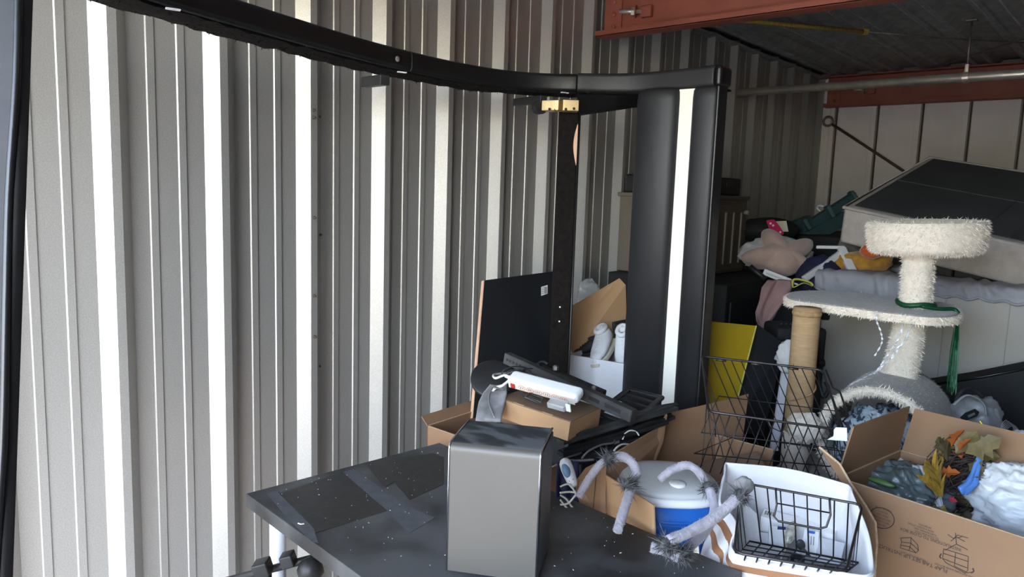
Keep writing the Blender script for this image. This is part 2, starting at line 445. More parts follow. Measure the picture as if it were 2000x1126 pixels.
# tie wire with yellow sleeve
tA = AZ(1462, 41, 2.385); tB = AZ(1690, 62, 2.385); tC = AZ(2010, 84, 2.385)
tw = thing('tie_wire', 'stay wire under the deck, its near end in a yellow rope sleeve', 'wire', tB)
MB().tube([tA-(tB-tA)*.12, tA, tB], .0115, 8).build('rope_sleeve', 'yellow_rope', tw, smooth=True)
MB().tube([tB, (tB+tC)/2+V((0, 0, -.006)), tC, tC+(tC-tB)*.5], .004, 6).build('wire', 'steel_dull', tw, smooth=True)
MB().lathe([(.017, -.012), (.017, .012)], tB, (tC-tB), 10).build('ferrule', 'yellow_rope', tw)
q0, q1 = AZ(1790, 141, 2.36), AZ(2010, 74, 2.40)
tag(MB().tube([q0, q1, q1+(q1-q0)*.3], .004, 6).build('brace_wire', 'steel_dull', smooth=True), 'thin bare brace wire slanting up across the deck behind the pipe', 'wire')
# eye bolt and rod on the back wall
e0 = AY(1617, 237, BY-.05); e1 = AY(1762, 332, BY-.05)
er = thing('brace_rod', 'dark iron brace rod with ring eye slanting across the pale back wall', 'rod', e0)
dd = (e1-e0).normalized()
MB().tube([e0+V((.034*math.cos(a), 0, .034*math.sin(a))) for a in [i*2*math.pi/20 for i in range(20)]], .009, 8, True).build('eye', 'steel_dull', er, smooth=True)
MB().tube([e0+dd*.036, e1+dd*.5], .010, 8).build('rod', 'rust', er, smooth=True)

# ================================================================== THE BLACK UPHOLSTERED FRAME
ZR = 1.85
ctrl = [(.74, .10), (.655, .40), (.56, .67), (.47, .95), (.37, 1.33), (.335, 1.56), (.325, 1.79), (.375, 2.02), (.52, 2.165), (.71, 2.262), (1.0, 2.250)]
path = smoothpath([V((a, b, ZR)) for a, b in ctrl], 10)
fr = thing('upholstered_bed_frame', 'tall black padded bed frame on its side, curved rail and end panel by the wall', 'bed frame', (.75, 2.25, 0))
def sweep(pts, prof, scale_end=None):
    mb = MB(); n = len(prof); vs = []
    for i, p in enumerate(pts):
        t = (pts[min(i+1, len(pts)-1)]-pts[max(i-1, 0)]); t.z = 0; t.normalize(); b = V((-t.y, t.x, 0))
        for (o, h) in prof: vs.append(p+b*o+V((0, 0, h)))
    fs = []
    for i in range(len(pts)-1):
        for k in range(n):
            l = (k+1) % n; fs.append((i*n+k, i*n+l, (i+1)*n+l, (i+1)*n+k))
    fs += [tuple(range(n-1, -1, -1)), tuple(range((len(pts)-1)*n, len(pts)*n))]
    return mb.add(vs, fs)
railprof = [(.010, 0), (.003, .006), (0, .014), (0, .050), (.005, .060), (.016, .064), (.095, .064), (.10, .058), (.10, .0)]
feltprof = [(.014, -.004), (.014, .002), (.115, .002), (.118, -.004), (.06, -.007)]
cuts = [(0, 50), (50, 80), (80, 100)]
for a, b in cuts:
    seg = path[a:b+1]
    if a: seg = [seg[0]+(seg[1]-seg[0])*.03]+seg[1:]
    hgt = 1.0 if a < 80 else 1.05
    sweep(seg, [(o, h*hgt) for o, h in railprof]).build('rail_segment', 'vinyl' if a < 80 else 'vinyl_grain', fr, smooth=True, bevel=.004)
lin = MB()
sweepl = sweep([p+V((0, 0, .006*noise.noise(p*30))) for p in path], feltprof)
sweepl.build('underside_lining', 'felt', fr, smooth=False)
fur(sweepl, 'lining_fuzz', 'felt', fr, 2600, .010, .003, .4, 3)
p = AX(766, 117, path[45].x+.004)
for (px, py) in ((766, 117),):
    i = min(range(len(path)), key=lambda k: (path[k]-V((.34, 1.49, ZR))).length)
    MB().lathe([(.0085, 0), (.0085, .003), (.004, .005)], path[i]+V((-.001, 0, .028)), V((1, .05, 0)), 10).build('snap_button', 'steel', fr)
for px, py in ((338, 18), (785, 141), (1103, 181)):
    c = AZ(px, py, ZR-.010); rbox(c, (.028, .010, .003), V((.25, 1, 0)), V((-1, .25, 0))).build('staple_plate', 'paper_white', fr)
# square tube brackets reaching from the rail towards the wall
for (x0, y0, d0, x1, y1, d1) in ((714, 161, 2.02, 752, 156, 1.90), (1008, 200, 2.72, 1062, 194, 2.50)):
    a, b = W(x0, y0, d0), W(x1, y1, d1); ax = (b-a).normalized(); sd = ax.cross(UP).normalized()
    rbox((a+b)/2, ((b-a).length, .026, .026), ax, -sd).build('support_bracket', 'blackmetal', fr, bevel=.002, seg=1)
# far end panel: two padded columns with a white strip between
EY = 2.262
def ex(px): return AY(px, 420, EY).x
zt, zb = ZR+.003, .02
x0, x1, x2, x3, x4 = ex(1233), ex(1313), ex(1339), ex(1378), ex(1386)
def column(xa, xb, bulge, name, m, y=EY, depth=.09):
    mb = MB(); n = 14
    prof = [V((xa+(xb-xa)*(i/n), y-bulge*math.sin(math.pi*i/n)**.5, 0)) for i in range(n+1)]+[V((xb, y+depth, 0)), V((xa, y+depth, 0))]
    zs = [zb, zt-.035, zt-.012, zt]; k = len(prof); vs = []
    for z, s_ in zip(zs, (1, 1, .98, .90)):
        cx = (xa+xb)/2
        vs += [V((cx+(q.x-cx)*s_, q.y+(1-s_)*.1, z)) for q in prof]
    fs = []
    for j in range(3):
        for i in range(k): l = (i+1) % k; fs.append((j*k+i, j*k+l, (j+1)*k+l, (j+1)*k+i))
    fs += [tuple(range(k-1, -1, -1)), tuple(range(3*k, 4*k))]
    return mb.add(vs, fs).build(name, m, fr, smooth=True)
column(x0, x1, .030, 'padded_column', 'vinyl_grain', depth=.05)
column(x2, x4, .012, 'padded_column', 'vinyl_grain', depth=.05)
rbox(((x1+x2)/2, EY+.012, (zt+zb)/2), (x2-x1+.006, .016, zt-zb-.01)).build('white_strip', 'led_white', fr)
rbox(((x0+x4)/2, EY+.045, (zt+zb)/2), (x4-x0-.01, .02, zt-zb)).build('back_board', 'vinyl', fr)
# end cap of the rail where it turns over the panel
rbox((x4+.000, EY+.032, ZR+.032), (.026, .08, .066)).build('rail_end', 'vinyl', fr, bevel=.014, seg=4)
rbox((x4+.004, EY+.022, (zt+zb)/2), (.012, .06, zt-zb)).build('side_edge', 'vinyl', fr, bevel=.008, seg=3)
# folding leg with hinge blocks
la, lb = W(1111, 214, 2.56), W(1088, 716, 2.56)
lb = V((la.x, la.y, .02))
ldir = V((.55, .83, 0)).normalized(); lw = .066
lg = rbox((la+lb)/2+V((0, 0, .01)), (lw, .045, la.z-lb.z), RGT, FWD).build('folding_leg', 'felt', fr, bevel=.004)
ln = (la+lb)/2
tz0, tz1 = W(1116, 322, 2.53).z, W(1116, 240, 2.53).z
tp = [la*0+V((la.x, la.y, 0))+RGT*(lw/2-.002-.012*math.sin(math.pi*i/16))-FWD*.0245+V((0, 0, tz0+(tz1-tz0)*i/16)) for i in range(17)]
tp2 = [V((la.x, la.y, 0))+RGT*(lw/2-.001)-FWD*.0245+V((0, 0, tz0+(tz1-tz0)*i/16)) for i in range(16, -1, -1)]
MB().slab(tp+tp2[1:-1], FWD*.003).build('torn_patch', 'woodedge', lg)
MB().tube([V((la.x, la.y, z))+RGT*(lw/2+.004)-FWD*.02 for z in (la.z-.01, .05)], .004, 6).build('piping', 'vinyl', lg, smooth=True)
for (py) in (610, 640):
    z = W(1092, py, 2.5).z
    MB().lathe([(.003, 0), (.003, .002)], V((la.x, la.y, z))-FWD*.0235-RGT*.004, -FWD, 8).build('tack', 'paper_white', lg)
h1, h2 = W(1080, 207, 2.50), W(1114, 207, 2.50)
MB().slab([W(1126, 186, 2.56), W(1248, 190, 2.66), W(1248, 209, 2.66), W(1132, 226, 2.50)], UP*.004).build('corner_gusset', 'vinyl', fr)
rbox(h1+V((0, 0, 0)), (.062, .05, .034), (RGT*.9-FWD*.45), (FWD*.9+RGT*.45)).build('hinge_block', 'brass', fr, bevel=.002, seg=1)
rbox(h2, (.054, .05, .036), RGT, FWD).build('hinge_block', 'brass', fr, bevel=.002, seg=1)
for px, py in ((1105, 213), (1121, 212), (1073, 213), (1085, 214)):
    MB().lathe([(.0045, 0), (.0045, .003), (.003, .004)], W(px, py, 2.475), -FWD, 8).build('screw', 'matteblack', fr)
MB().lathe([(.024, -.014), (.024, .014)], W(1054, 209, 2.52), FWD*.6-RGT*.3, 18).build('roller', 'blackplastic', fr, smooth=False)

# near upholstered panel at the left edge of the view
nA, nB = W(40, -20, .98), W(-3, 1150, .90)
pl = thing('padded_headboard', 'black padded panel edge standing beside the corrugated wall, nearest the camera', 'headboard', V((nB.x, nB.y, 0)))
ax = (nA-nB).normalized(); nB2 = nB-ax*(.62); nA2 = nA+ax*.2
sd = (-RGT*.97+FWD*.25).normalized(); th = ax.cross(sd).normalized()
mid = (nA2+nB2)/2
rbox(mid+sd*.15-th*.013, (.30, .02, (nA2-nB2).length), sd, th, ax).build('pad', 'vinyl_skylit', pl, bevel=.006, seg=3)
MB().tube(smoothpath([nB2+(nA2-nB2)*(i/10)+sd*(.004+.003*math.sin(i*2.1)) for i in range(11)], 4), .005, 8).build('edge_piping', 'vinyl', pl, smooth=True)

# ================================================================== TABLE
ZT = .737
tA_, tB_ = V((.523, .887, ZT)), V((.574, 1.484, ZT))
ty = (tB_-tA_).normalized(); tx = V((ty.y, -ty.x, 0)); TL, TW = 1.0, .60
tb = thing('desk_table', 'dusty black table top on white round legs in the foreground', 'table', (tA_.x+.5, tA_.y+.25, 0))
c = tA_+tx*(TL/2)+ty*(TW/2)-V((0, 0, .017))
rbox(c, (TL, TW, .034), tx, ty).build('tabletop', 'tabletop', tb, bevel=.0015, seg=2)
for i, j in ((.045, .06), (.045, TW-.06), (TL-.06, .06), (TL-.06, TW-.06)):
    q = tA_+tx*i+ty*j
    MB().lathe([(.020, ZT-.034), (.020, .02), (.022, .018), (.022, 0)], (q.x, q.y, 0), UP, 18).build('leg', 'whitepaint', tb, smooth=True)
# clean rectangles and dust films left on the top
def film(pts, m, name, h=.0006):
    mb = MB(); P = [AZ(a, b, ZT+h) for a, b in pts]
    mb.slab(P, (0, 0, .0003)); return mb.build(name, m, tb)
film([(535, 967), (668, 921), (756, 997), (606, 1043)], 'bare', 'clean_patch', .0005)
film([(545, 960), (668, 921), (676, 927), (560, 967)], 'dust', 'dust_film', .0003)
film([(523, 966), (540, 958), (612, 1030), (622, 1060), (608, 1057), (560, 1010)], 'dust', 'dust_film', .0007)
film([(668, 921), (692, 915), (790, 985), (850, 1010), (800, 1040), (760, 1000)], 'dust', 'dust_film', .0004)
film([(715, 905), (846, 884), (866, 893), (866, 945), (800, 975), (770, 940), (752, 950)], 'bare', 'clean_patch', .0009)
rnd = random.Random(4); crumbs = MB()
for k in range(150):
    q = tA_+tx*rnd.uniform(.02, .98)+ty*rnd.uniform(.02, .58); a = rnd.uniform(0, 6.28); L = rnd.choice([.0012, .0012, .0016, .003])
    crumbs.box(q+V((0, 0, .0012)), (L, .001, .001), V((math.cos(a), math.sin(a), 0)), V((-math.sin(a), math.cos(a), 0)))
tag(crumbs.build('crumbs', 'crumb', tb), kind='stuff')
MB().tube([AZ(582, 1021, ZT+.003), AZ(588, 1023, ZT+.003), AZ(594, 1022, ZT+.003)], .0014, 6).build('wood_chip', 'crumb', tb)

# dark metal case standing on the table
k0, k1, k2 = AZ(872, 1118, ZT), AZ(1046, 1142, ZT), AZ(1090, 1072, ZT)
cx = (k1-k0); cw = cx.length; cx.normalize(); cy = V((-cx.y, cx.x, 0)); cd = (k2-k1).dot(cy)
CH = .268
cs = thing('metal_case', 'dark grey brushed-metal box with bright edges standing on the dusty black table', 'metal case', k0+cx*cw/2+cy*cd/2)
def cpt(a, b, h): return k0+cx*a+cy*b+V((0, 0, h))
rr = .016; prof = [(0, .006)]+[(rr-rr*math.cos(t), CH-rr+rr*math.sin(t)) for t in [i*math.pi/2/8 for i in range(9)]]+[(cd-.004, CH)]
def shell(name, m, pr, inset=0.):
    mb = MB(); n = len(pr); vs = [cpt(inset, b, h) for b, h in pr]+[cpt(cw-inset, b, h) for b, h in pr]
    return mb.add(vs, [(i, i+1, n+i+1, n+i) for i in range(n-1)]).build(name, m, cs, smooth=True)
prof.insert(1, (0, CH-rr-.004)); prof[-1] = (cd-.008, CH); prof.insert(-1, (rr+.004, CH))
shell('front_panel', 'case_front', prof[:9], .0015)
shell('top_panel', 'case_top', prof[8:], .0015)
rbox(cpt(cw/2, cd/2+.002, CH/2), (cw-.003, cd-.012, CH-.004), cx, cy).build('body', 'case_side', cs, bevel=.003)
for a in (0, cw):
    MB().tube([cpt(a, b, h) for b, h in prof], .0022, 8).build('bright_edge', 'chrome', cs, smooth=True)
rbox(cpt(cw+.0005, cd/2+.004, CH/2), (.003, cd-.02, CH-.016), cx, cy).build('side_panel', 'case_side', cs)
for a in (.02, cw-.02):
    for b in (.025, cd-.025):
        MB().lathe([(.010, 0), (.010, .008)], cpt(a, b, 0), UP, 10).build('foot', 'blackplastic', cs)

# folded stand below the table
s0, s1 = W(455, 1124, 1.70), W(600, 1082, 1.70)
st = thing('light_stand', 'black folded stand lying in the shadow under the table', 'stand', V((s0.x, s0.y, 0)))
s0e, s1e = W(380, 1150, 1.72), W(760, 1050, 1.72)
MB().tube([s0e, s1e], .009, 10).build('tube', 'blackplastic', st, smooth=True)
dd = (s1e-s0e).normalized(); nn = dd.cross(UP).normalized()
rbox(W(513, 1108, 1.70), (.036, .04, .034), dd, nn).build('clamp', 'blackplastic', st, bevel=.004)
rbox(W(563, 1092, 1.70), (.030, .036, .030), dd, nn).build('clamp', 'blackplastic', st, bevel=.004)
for px in (523, 595, 618):
    q = W(px, 1104, 1.72); MB().tube([q, V((q.x, q.y, .0))], .009, 10).build('leg', 'blackplastic', st, smooth=True)
MB().blob(W(606, 1112, 1.70), (.03, .03, .03), seed=3, amp=.1, nu=16, nv=10).build('knob', 'blackplastic', st, smooth=True)

# ================================================================== CARTONS
def PLN(px, py, P0, N):
    d = ray(px, py); return CAM+d*((V(P0)-CAM).dot(N)/d.dot(N))
def carton(name, label, o, ux, uy, z0, z1, flaps=(), m='card', group=None, cat='box', lid=False, hs=None):
    """open carton: o = one bottom corner (xy), ux, uy = side vectors"""
    o = V((o[0], o[1], 0)); ux = V((ux[0], ux[1], 0)); uy = V((uy[0], uy[1], 0)); t = .005
    c = thing(name, label, cat, o+(ux+uy)/2+V((0, 0, z0)), group)
    a, b = ux.normalized(), uy.normalized(); H = V((0, 0, z1-z0)); B = V((0, 0, z0))
    P = [o, o+ux, o+ux+uy, o+uy]; out = [-b, a, b, -a]
    for i in range(4):
        p, q = P[i], P[(i+1) % 4]; e = (q-p).normalized(); H = V((0, 0, (hs[i] if hs else z1)-z0))
        MB().slab([p+B, q+B, q+B+H, p+B+H], -out[i]*t).build('side_panel', m, c)
        MB().slab([p+B+H-V((0, 0, .0)), q+B+H, q+B+H+V((0, 0, .0012)), p+B+H+V((0, 0, .0012))], -out[i]*t).build('cut_edge', 'card_edge', c)
    H = V((0, 0, z1-z0))
    MB().slab([p_+B+V((0, 0, .002)) for p_ in P], V((0, 0, t))).build('bottom_panel', m, c)
    for (i, ang, L, i0, i1) in flaps:
        p, q = P[i]+B+H, P[(i+1) % 4]+B+H; d = out[i]*math.cos(ang)+UP*math.sin(ang); e = q-p
        nn = e.normalized().cross(d)
        MB().slab([p+e*.01, q-e*.01, q-e*(.01+i1)+d*L, p+e*(.01+i0)+d*L], nn*.004).build('flap', m, c)
    if lid:
        MB().slab([p_+B+H for p_ in P], V((0, 0, .006))).build('lid', m, c)
        MB().slab([P[0]+B+H+uy*.47+V((0, 0, .006)), P[1]+B+H+uy*.47+V((0, 0, .006)), P[1]+B+H+uy*.53+V((0, 0, .006)), P[0]+B+H+uy*.53+V((0, 0, .006))], V((0, 0, .0008))).build('tape', 'card_light', c)
    return c
# lower closed cartons that carry the pile
carton('closed_carton', 'closed brown carton on the floor carrying the box of black metal parts', (.44, 1.53), (.54, 0), (0, .36), 0, .455, lid=True, group='cartons under the pile')
carton('closed_carton', 'closed brown carton on the floor under the blue cooler', (1.0, 1.585), (.36, 0), (0, .58), 0, .50, lid=True, group='cartons under the pile')
carton('closed_carton', 'closed brown carton on the floor under the striped fabric bin', (1.405, 1.50), (.40, .06), (-.02, .28), 0, .50, lid=True, group='cartons under the pile')
carton('closed_carton', 'closed brown carton on the floor under the carton with printed instructions', (1.60, 1.96), (.48, -.07), (.04, .30), 0, .35, lid=True, group='cartons under the pile')

# carton B with black parts
cB = carton('open_carton', 'open brown carton full of black metal parts behind the table', (.462, 1.535), (.50, -.005), (-.02, .32), .462, .752, [(3, .35, .05, .02, .05)])
rbox((.725, 1.69, .595), (.42, .25, .25)).build('parts_bin', 'matteblack', None, bevel=.006)
tag(bpy.data.objects['parts_bin'], 'black plastic bin of parts inside the open carton behind the table', 'bin')
# carton A round the cooler
zA = .75
cA = carton('open_carton', 'open brown carton with raised flaps holding the blue cooler', (1.02, 1.600), (.33, -.002), (-.02, .55), .508, zA,
            hs=(.56, .60, zA, zA-.02))
f0, f1 = AZ(1178, 924, .79), AZ(1276, 986, .79)
N = (f1-f0).cross(UP).normalized(); 
MB().slab([f0, f1, V((f1.x+.01, f1.y, .70)), V((f1.x, f1.y, .56)), V((f0.x+.012, f0.y, .56))], -N*.004 if N.y < 0 else N*.004).build('flap', 'card_light', cA)
fd = (f1-f0).normalized()
Nf = N if N.dot(CAM-f0) > 0 else -N
for s_, px, py in (('18', 1187, 1003), ('43', 1188, 1020)):
    q = PLN(px, py, f0+Nf*.0055, Nf); text(s_, q, -fd, -UP, .018, 'ink', cA, 'CENTER')
g = [W(1121, 994, 1.86), W(1127, 936, 1.86), W(1144, 914, 1.87), W(1184, 895, 1.89), W(1182, 1035, 1.84)]
MB().slab(g, FWD*.004).build('flap', 'card', cA)
MB().tube([W(1164, 930, 1.865), W(1157, 1012, 1.845)], .0009, 5).build('fold_line', 'ink', cA)
MB().slab([W(1180, 897, 1.89), W(1286, 835, 2.12), W(1304, 806, 2.14), W(1296, 860, 2.13), W(1274, 918, 2.1), W(1184, 960, 1.88)], (FWD-RGT)*.003).build('flap', 'card', cA)
MB().slab([W(1291, 809, 2.26), W(1375, 791, 2.33), W(1462, 769, 2.40), W(1444, 910, 2.40), W(1268, 922, 2.24)], FWD*.004).build('flap', 'card', cA)
MB().slab([W(1270, 920, 2.18), W(1480, 880, 2.2), W(1520, 960, 2.0), W(1300, 965, 2.0)], V((0, 0, -.004))).build('flap', 'card_in', cA)

# right carton with printed set-up instructions
zR_ = .80
FL, FR = V((1.585, 1.916, 0)), V((1.988, 1.852, 0)); fdir = (FR-FL).normalized(); fback = V((-fdir.y, fdir.x, 0))
cR = carton('printed_carton', 'brown moving carton with upside-down printed instructions, filled with plastic bags', (FL.x, FL.y), fdir*.50, fback*.36, .358, zR_,
            [(2, 1.30, .125, 0, .02), (3, 1.75, .14, .06, .02)])
Nr = -fback
# neighbouring flap with a torn edge in front of the printed face
tp = [(1600, 872), (1640, 905), (1663, 945), (1690, 985), (1710, 1020), (1713, 1060), (1708, 1135), (1695, 1135), (1694, 1040), (1668, 975), (1640, 935)]
MB().slab([W(a, b, 1.80-.0006*(b-870)) for a, b in tp], FWD*.005).build('torn_flap', 'card', cR)
MB().tube([W(a, b, 1.799-.0006*(b-870)) for a, b in tp[:7]], .0028, 6).build('torn_edge', 'card_edge', cR)
def onface(px, py): return PLN(px, py, FL+Nr*.002, Nr)
def ptext(s_, px, py, size, al='LEFT', sq=1.): text(s_, onface(px, py), -fdir, -UP, size, 'ink', cR, al, 'printed_text', sq)
ptext('FLAP TAB SET UP INSTRUCTIONS', 1851, 1112, .0125, 'LEFT', 1.02)
ptext('INSTRUCTIONS TO CLOSE BOX', 1878, 1071, .0100, 'LEFT', .93)
for i, s_ in enumerate(['TO CLOSE BOX, FOLD', 'FLAPS INWARD AND', 'WITH A SLIGHT LIFTING', 'AS SHOWN']):
    ptext(s_, 1834-i*5, 1051-i*7.2, .0058, 'LEFT', .9)
ptext('1. FOLD BOTTOM FLAPS', 1813, 1095, .0055); ptext('2. FOLD TABS UPWARD', 1720, 1066, .0055)
ptext('TUCK END FLAPS UNDER BOTTOM', 1904, 1127, .0052)
def pline(pts, r=.0007, name='printed_drawing'):
    MB().tube([onface(a, b) for a, b in pts], r, 5).build(name, 'ink', cR)
ell = [(1722+24.5*math.cos(t)*1.0, 1011+20*math.sin(t)+4*math.cos(t)) for t in [i*2*math.pi/28 for i in range(29)]]
pline(ell, .0009)
for i, s_ in enumerate(['THIS CARTON', 'MEETS ALL REQUIRE-', 'MENTS OF APPLICABLE', 'FREIGHT RULES', 'SIZE LIMIT 65', 'GROSS WT LT 65 LBS']):
    q = onface(1722+1.2*(i-2), 1022-i*6.0); text(s_, q, -fdir, -UP, .0058, 'ink', cR, 'CENTER', 'printed_text', .72)
for pts in ([(1759, 1050), (1779, 1049), (1792, 1063), (1794, 1074), (1789, 1079), (1758, 1069), (1761, 1058), (1759, 1050)], [(1779, 1049), (1779, 1060), (1794, 1074)],
            [(1761, 1058), (1779, 1060)], [(1758, 1064), (1777, 1067), (1789, 1079)], [(1779, 1060), (1775, 1075)],
            [(1843, 1071), (1891, 1086), (1890, 1112), (1886, 1119), (1847, 1098), (1841, 1090), (1843, 1071)], [(1843, 1080), (1891, 1096)], [(1866, 1079), (1864, 1105)],
            [(1841, 1090), (1890, 1109)], [(1864, 1105), (1890, 1118), (1901, 1116)],
            [(1851, 1043), (1862, 1051), (1870, 1044), (1891, 1050)], [(1866, 1040), (1868, 1062), (1846, 1074)], [(1857, 1056), (1868, 1048), (1884, 1057)],
            [(1870, 1050), (1879, 1047)], [(1868, 1062), (1890, 1073)]): pline(pts)
for pts in ([(1838, 1090), (1835, 1086), (1838, 1081)], [(1897, 1118), (1902, 1115), (1900, 1109)]): pline(pts, .0013)

# bags and garland in the printed carton
def bagblob(name, label, cat, c, rad, m, seed, amp, freq=2.2, X=None, Y=None, nu=110, nv=70, squash=.85, group=None):
    o = MB().blob(c, rad, X, Y, seed, amp, freq, nu, nv, True, squash).build(name, m, None, smooth=True)
    return tag(o, label, cat, group)
bagblob('plastic_bag', 'dark green-grey translucent plastic bag at the left inside the printed carton', 'bag', W(1745, 962, 2.02)+V((0, 0, -.03)), (.13, .10, .10), 'bag_green', 3, .2, 2.2, X=fdir, Y=fback)
bagblob('white_bag', 'crumpled light grey plastic bag behind the green bag in the printed carton', 'bag', W(1745, 925, 2.12), (.075, .035, .04), 'plastic_bag', 8, .22, X=fdir, Y=fback)
tag(MB().blob(W(1722, 941, 1.94), (.035, .01, .008), fdir, fback, 3, .2, 2, 20, 12).build('leaf_print', 'bag_green_print', bpy.data.objects['plastic_bag'], smooth=True))
def sheet_rows(rows, nu=14, sub=3, amp=.006, seed=0, freq=14):
    """rows of (xl, xr, y, zc) picked along a hanging cloth"""
    mb = MB(); n = len(rows)
    def fn(u, v):
        t = v*(n-1); i = min(int(t), n-2); k = t-i; r0, r1 = rows[i], rows[i+1]
        xl, xr, y, d = [r0[j]*(1-k)+r1[j]*k for j in range(4)]
        p = W(xl+(xr-xl)*u, y, d); return p+FWD*(amp*noise.noise(V((u*freq*.5, v*2.5, seed)))*1.4+amp*math.sin(u*freq+seed+v*2))
    return mb.grid(fn, nu, (n-1)*sub+1)
tag(sheet_rows([(1782, 1806, 908, 1.99), (1790, 1826, 935, 1.96), (1806, 1838, 965, 1.93), (1826, 1842, 985, 1.91), (1838, 1850, 1000, 1.90)], amp=.004).build('paper_sheet', 'paper', None, smooth=True, solid=.001),
    'white paper sheet tucked beside the autumn garland', 'paper')
bagblob('white_bag', 'large bulging white plastic bag at the right edge in front of the garland', 'bag', W(2015, 985, 1.86), (.125, .10, .088), 'plastic_bag', 21, .20, 2.0, X=fdir, Y=fback)
bagblob('white_bag', 'upper white plastic bag draped over the right edge above the garland', 'bag', W(2018, 900, 1.98), (.125, .09, .066), 'plastic_bag', 5, .22, 2.2, X=fdir, Y=fback)
# autumn garland
gw = thing('autumn_garland', 'autumn garland of brown vine with yellow, orange and dark leaves in the printed carton', 'garland', W(1855, 985, 1.93))
rnd = random.Random(12); vm = MB()
gc = W(1878, 925, 1.96)
for k in range(120):
    R = rnd.uniform(.025, .085); a0 = rnd.uniform(0, 6.3); n_ = 12
    tl = rnd.uniform(-.5, .5); cc = gc+RGT*rnd.uniform(-.03, .03)+UP*rnd.uniform(-.075, .02)+FWD*rnd.uniform(-.03, .03)
    vm.tube([cc+RGT*(R*math.cos(a0+i*.45))+UP*(R*.8*math.sin(a0+i*.45))+FWD*(R*tl*math.sin(i*.5+k)) for i in range(n_)], .0016, 4)
tag(vm.build('vine', 'vine', gw), kind='stuff')
leafmesh = {}
def leaf(px, py, d, size, ang, kind, lobed=True, tilt=.3):
    c = W(px, py, d); a = math.radians(ang); X = RGT*math.cos(a)+UP*math.sin(a); X = (X-FWD*tilt*rnd.uniform(-.2, 1)).normalized()
    Y = X.cross(FWD).normalized()*-1; Y = (Y+FWD*rnd.uniform(-.6, .6)).normalized(); Z = X.cross(Y).normalized()
    out = [(0, 0), (.18, .13), (.30, .36), (.42, .20), (.55, .42), (.66, .19), (.80, .22), (1, 0), (.80, -.22), (.66, -.19), (.55, -.42), (.42, -.2), (.30, -.36), (.18, -.13)] if lobed else \
          [(0, 0), (.2, .05), (.5, .08), (.8, .05), (1, 0), (.8, -.05), (.5, -.08), (.2, -.05)]
    pts = [c+X*(u*size)+Y*(v*size)+Z*(size*(.25*abs(v)-.22*u*u)) for u, v in out]
    mid = [c+X*(u*size)+Z*(-.22*size*u*u) for u in (.25, .5, .75)]
    mb = MB(); n_ = len(pts); cen = c+X*(.45*size)-Z*.03*size
    mb.add(pts+[cen], [(i, (i+1) % n_, n_) for i in range(n_)])
    return mb.build('leaf', 'leaf%d' % kind, gw, solid=.0008)
for i in range(16):
    leaf(1838+rnd.uniform(-7, 7), 955+rnd.uniform(-18, 18), 1.875, rnd.uniform(.08, .14), 132+rnd.uniform(-26, 26), rnd.choice([0, 0, 1, 0, 0, 1]), False)
for i in range(7):
    leaf(1838+rnd.uniform(-10, 6), 915+rnd.uniform(-10, 18), 1.94, rnd.uniform(.035, .06), 125+rnd.uniform(-45, 35), rnd.choice([4, 0, 2, 1]), False)
for (px, py, sz, an, kd) in ((1850, 900, .075, 100, 5), (1858, 872, .06, 80, 2), (1846, 880, .05, 130, 5), (1866, 885, .08, 60, 3), (1885, 885, .09, 30, 3), (1878, 895, .04, 110, 2), (1872, 880, .045, 70, 2),
                             (1900, 890, .06, 10, 3), (1890, 905, .05, -20, 5), (1832, 925, .05, 15, 2), (1838, 970, .045, -80, 0), (1845, 985, .05, -110, 1), (1852, 990, .05, -60, 3), (1862, 1000, .05, -90, 3),
                             (1860, 960, .06, -30, 3), (1872, 955, .05, 20, 1), (1850, 1010, .045, -120, 3), (1875, 990, .05, -50, 5), (1895, 975, .05, 40, 4), (1905, 955, .045, 100, 5), (1828, 978, .035, 200, 0)):
    leaf(px, py, 1.90+rnd.uniform(-.01, .05), sz, an, kd)
leaf(1852, 972, 1.885, .022, -20, 4).data.materials[0] = MATS['petal_red']
tag(sheet_rows([(1913, 1925, 880, 1.90), (1902, 1922, 905, 1.89), (1896, 1914, 925, 1.88), (1888, 1912, 942, 1.87), (1872, 1906, 952, 1.865), (1880, 1890, 966, 1.86)], 6, 4, .004).build('blue_ribbon', 'blue_ribbon', None, smooth=True, solid=.001),
    'blue plastic ribbon strip lying across the autumn garland', 'ribbon')

# ================================================================== COOLER
cc = W(1302, 936, 1.93); cr = .128; ct = cc.z
co = thing('drink_cooler', 'blue plastic cooler with a grey and white domed lid behind the table', 'cooler', V((cc.x, cc.y, .51)))
cb = MB(); nU = 40
def rs(t, r, sq=.72):
    c_, s_ = math.cos(t), math.sin(t); return V((math.copysign(abs(c_)**sq, c_)*r, math.copysign(abs(s_)**sq, s_)*r, 0))
def loft(prof, base, n=48, sq=.75, X=RGT, Y=FWD):
    mb = MB(); vs = []
    for r_, z in prof:
        for k in range(n):
            q = rs(2*math.pi*k/n, r_, sq); vs.append(V((base.x, base.y, z))+X*q.x+Y*q.y)
    fs = []
    for i in range(len(prof)-1):
        for k in range(n): l = (k+1) % n; fs.append((i*n+k, i*n+l, (i+1)*n+l, (i+1)*n+k))
    fs += [tuple(range(n-1, -1, -1)), tuple(range((len(prof)-1)*n, len(prof)*n))]
    return mb.add(vs, fs)
z1 = ct-.022
loft([(.114, .512), (.120, .53), (.124, z1-.055), (.130, z1-.05), (.132, z1-.045), (.132, z1-.028), (.128, z1-.024), (.129, z1)], cc).build('body', 'coolerblue', co, smooth=True)
loft([(.130, z1), (.133, z1+.006), (.131, z1+.018), (.126, z1+.021)], cc).build('lid_rim', 'coolerwhite', co, smooth=True)
loft([(.126, z1+.020), (.112, z1+.032), (.075, z1+.041), (.02, z1+.044)], cc).build('lid', 'coolerlid', co, smooth=True)
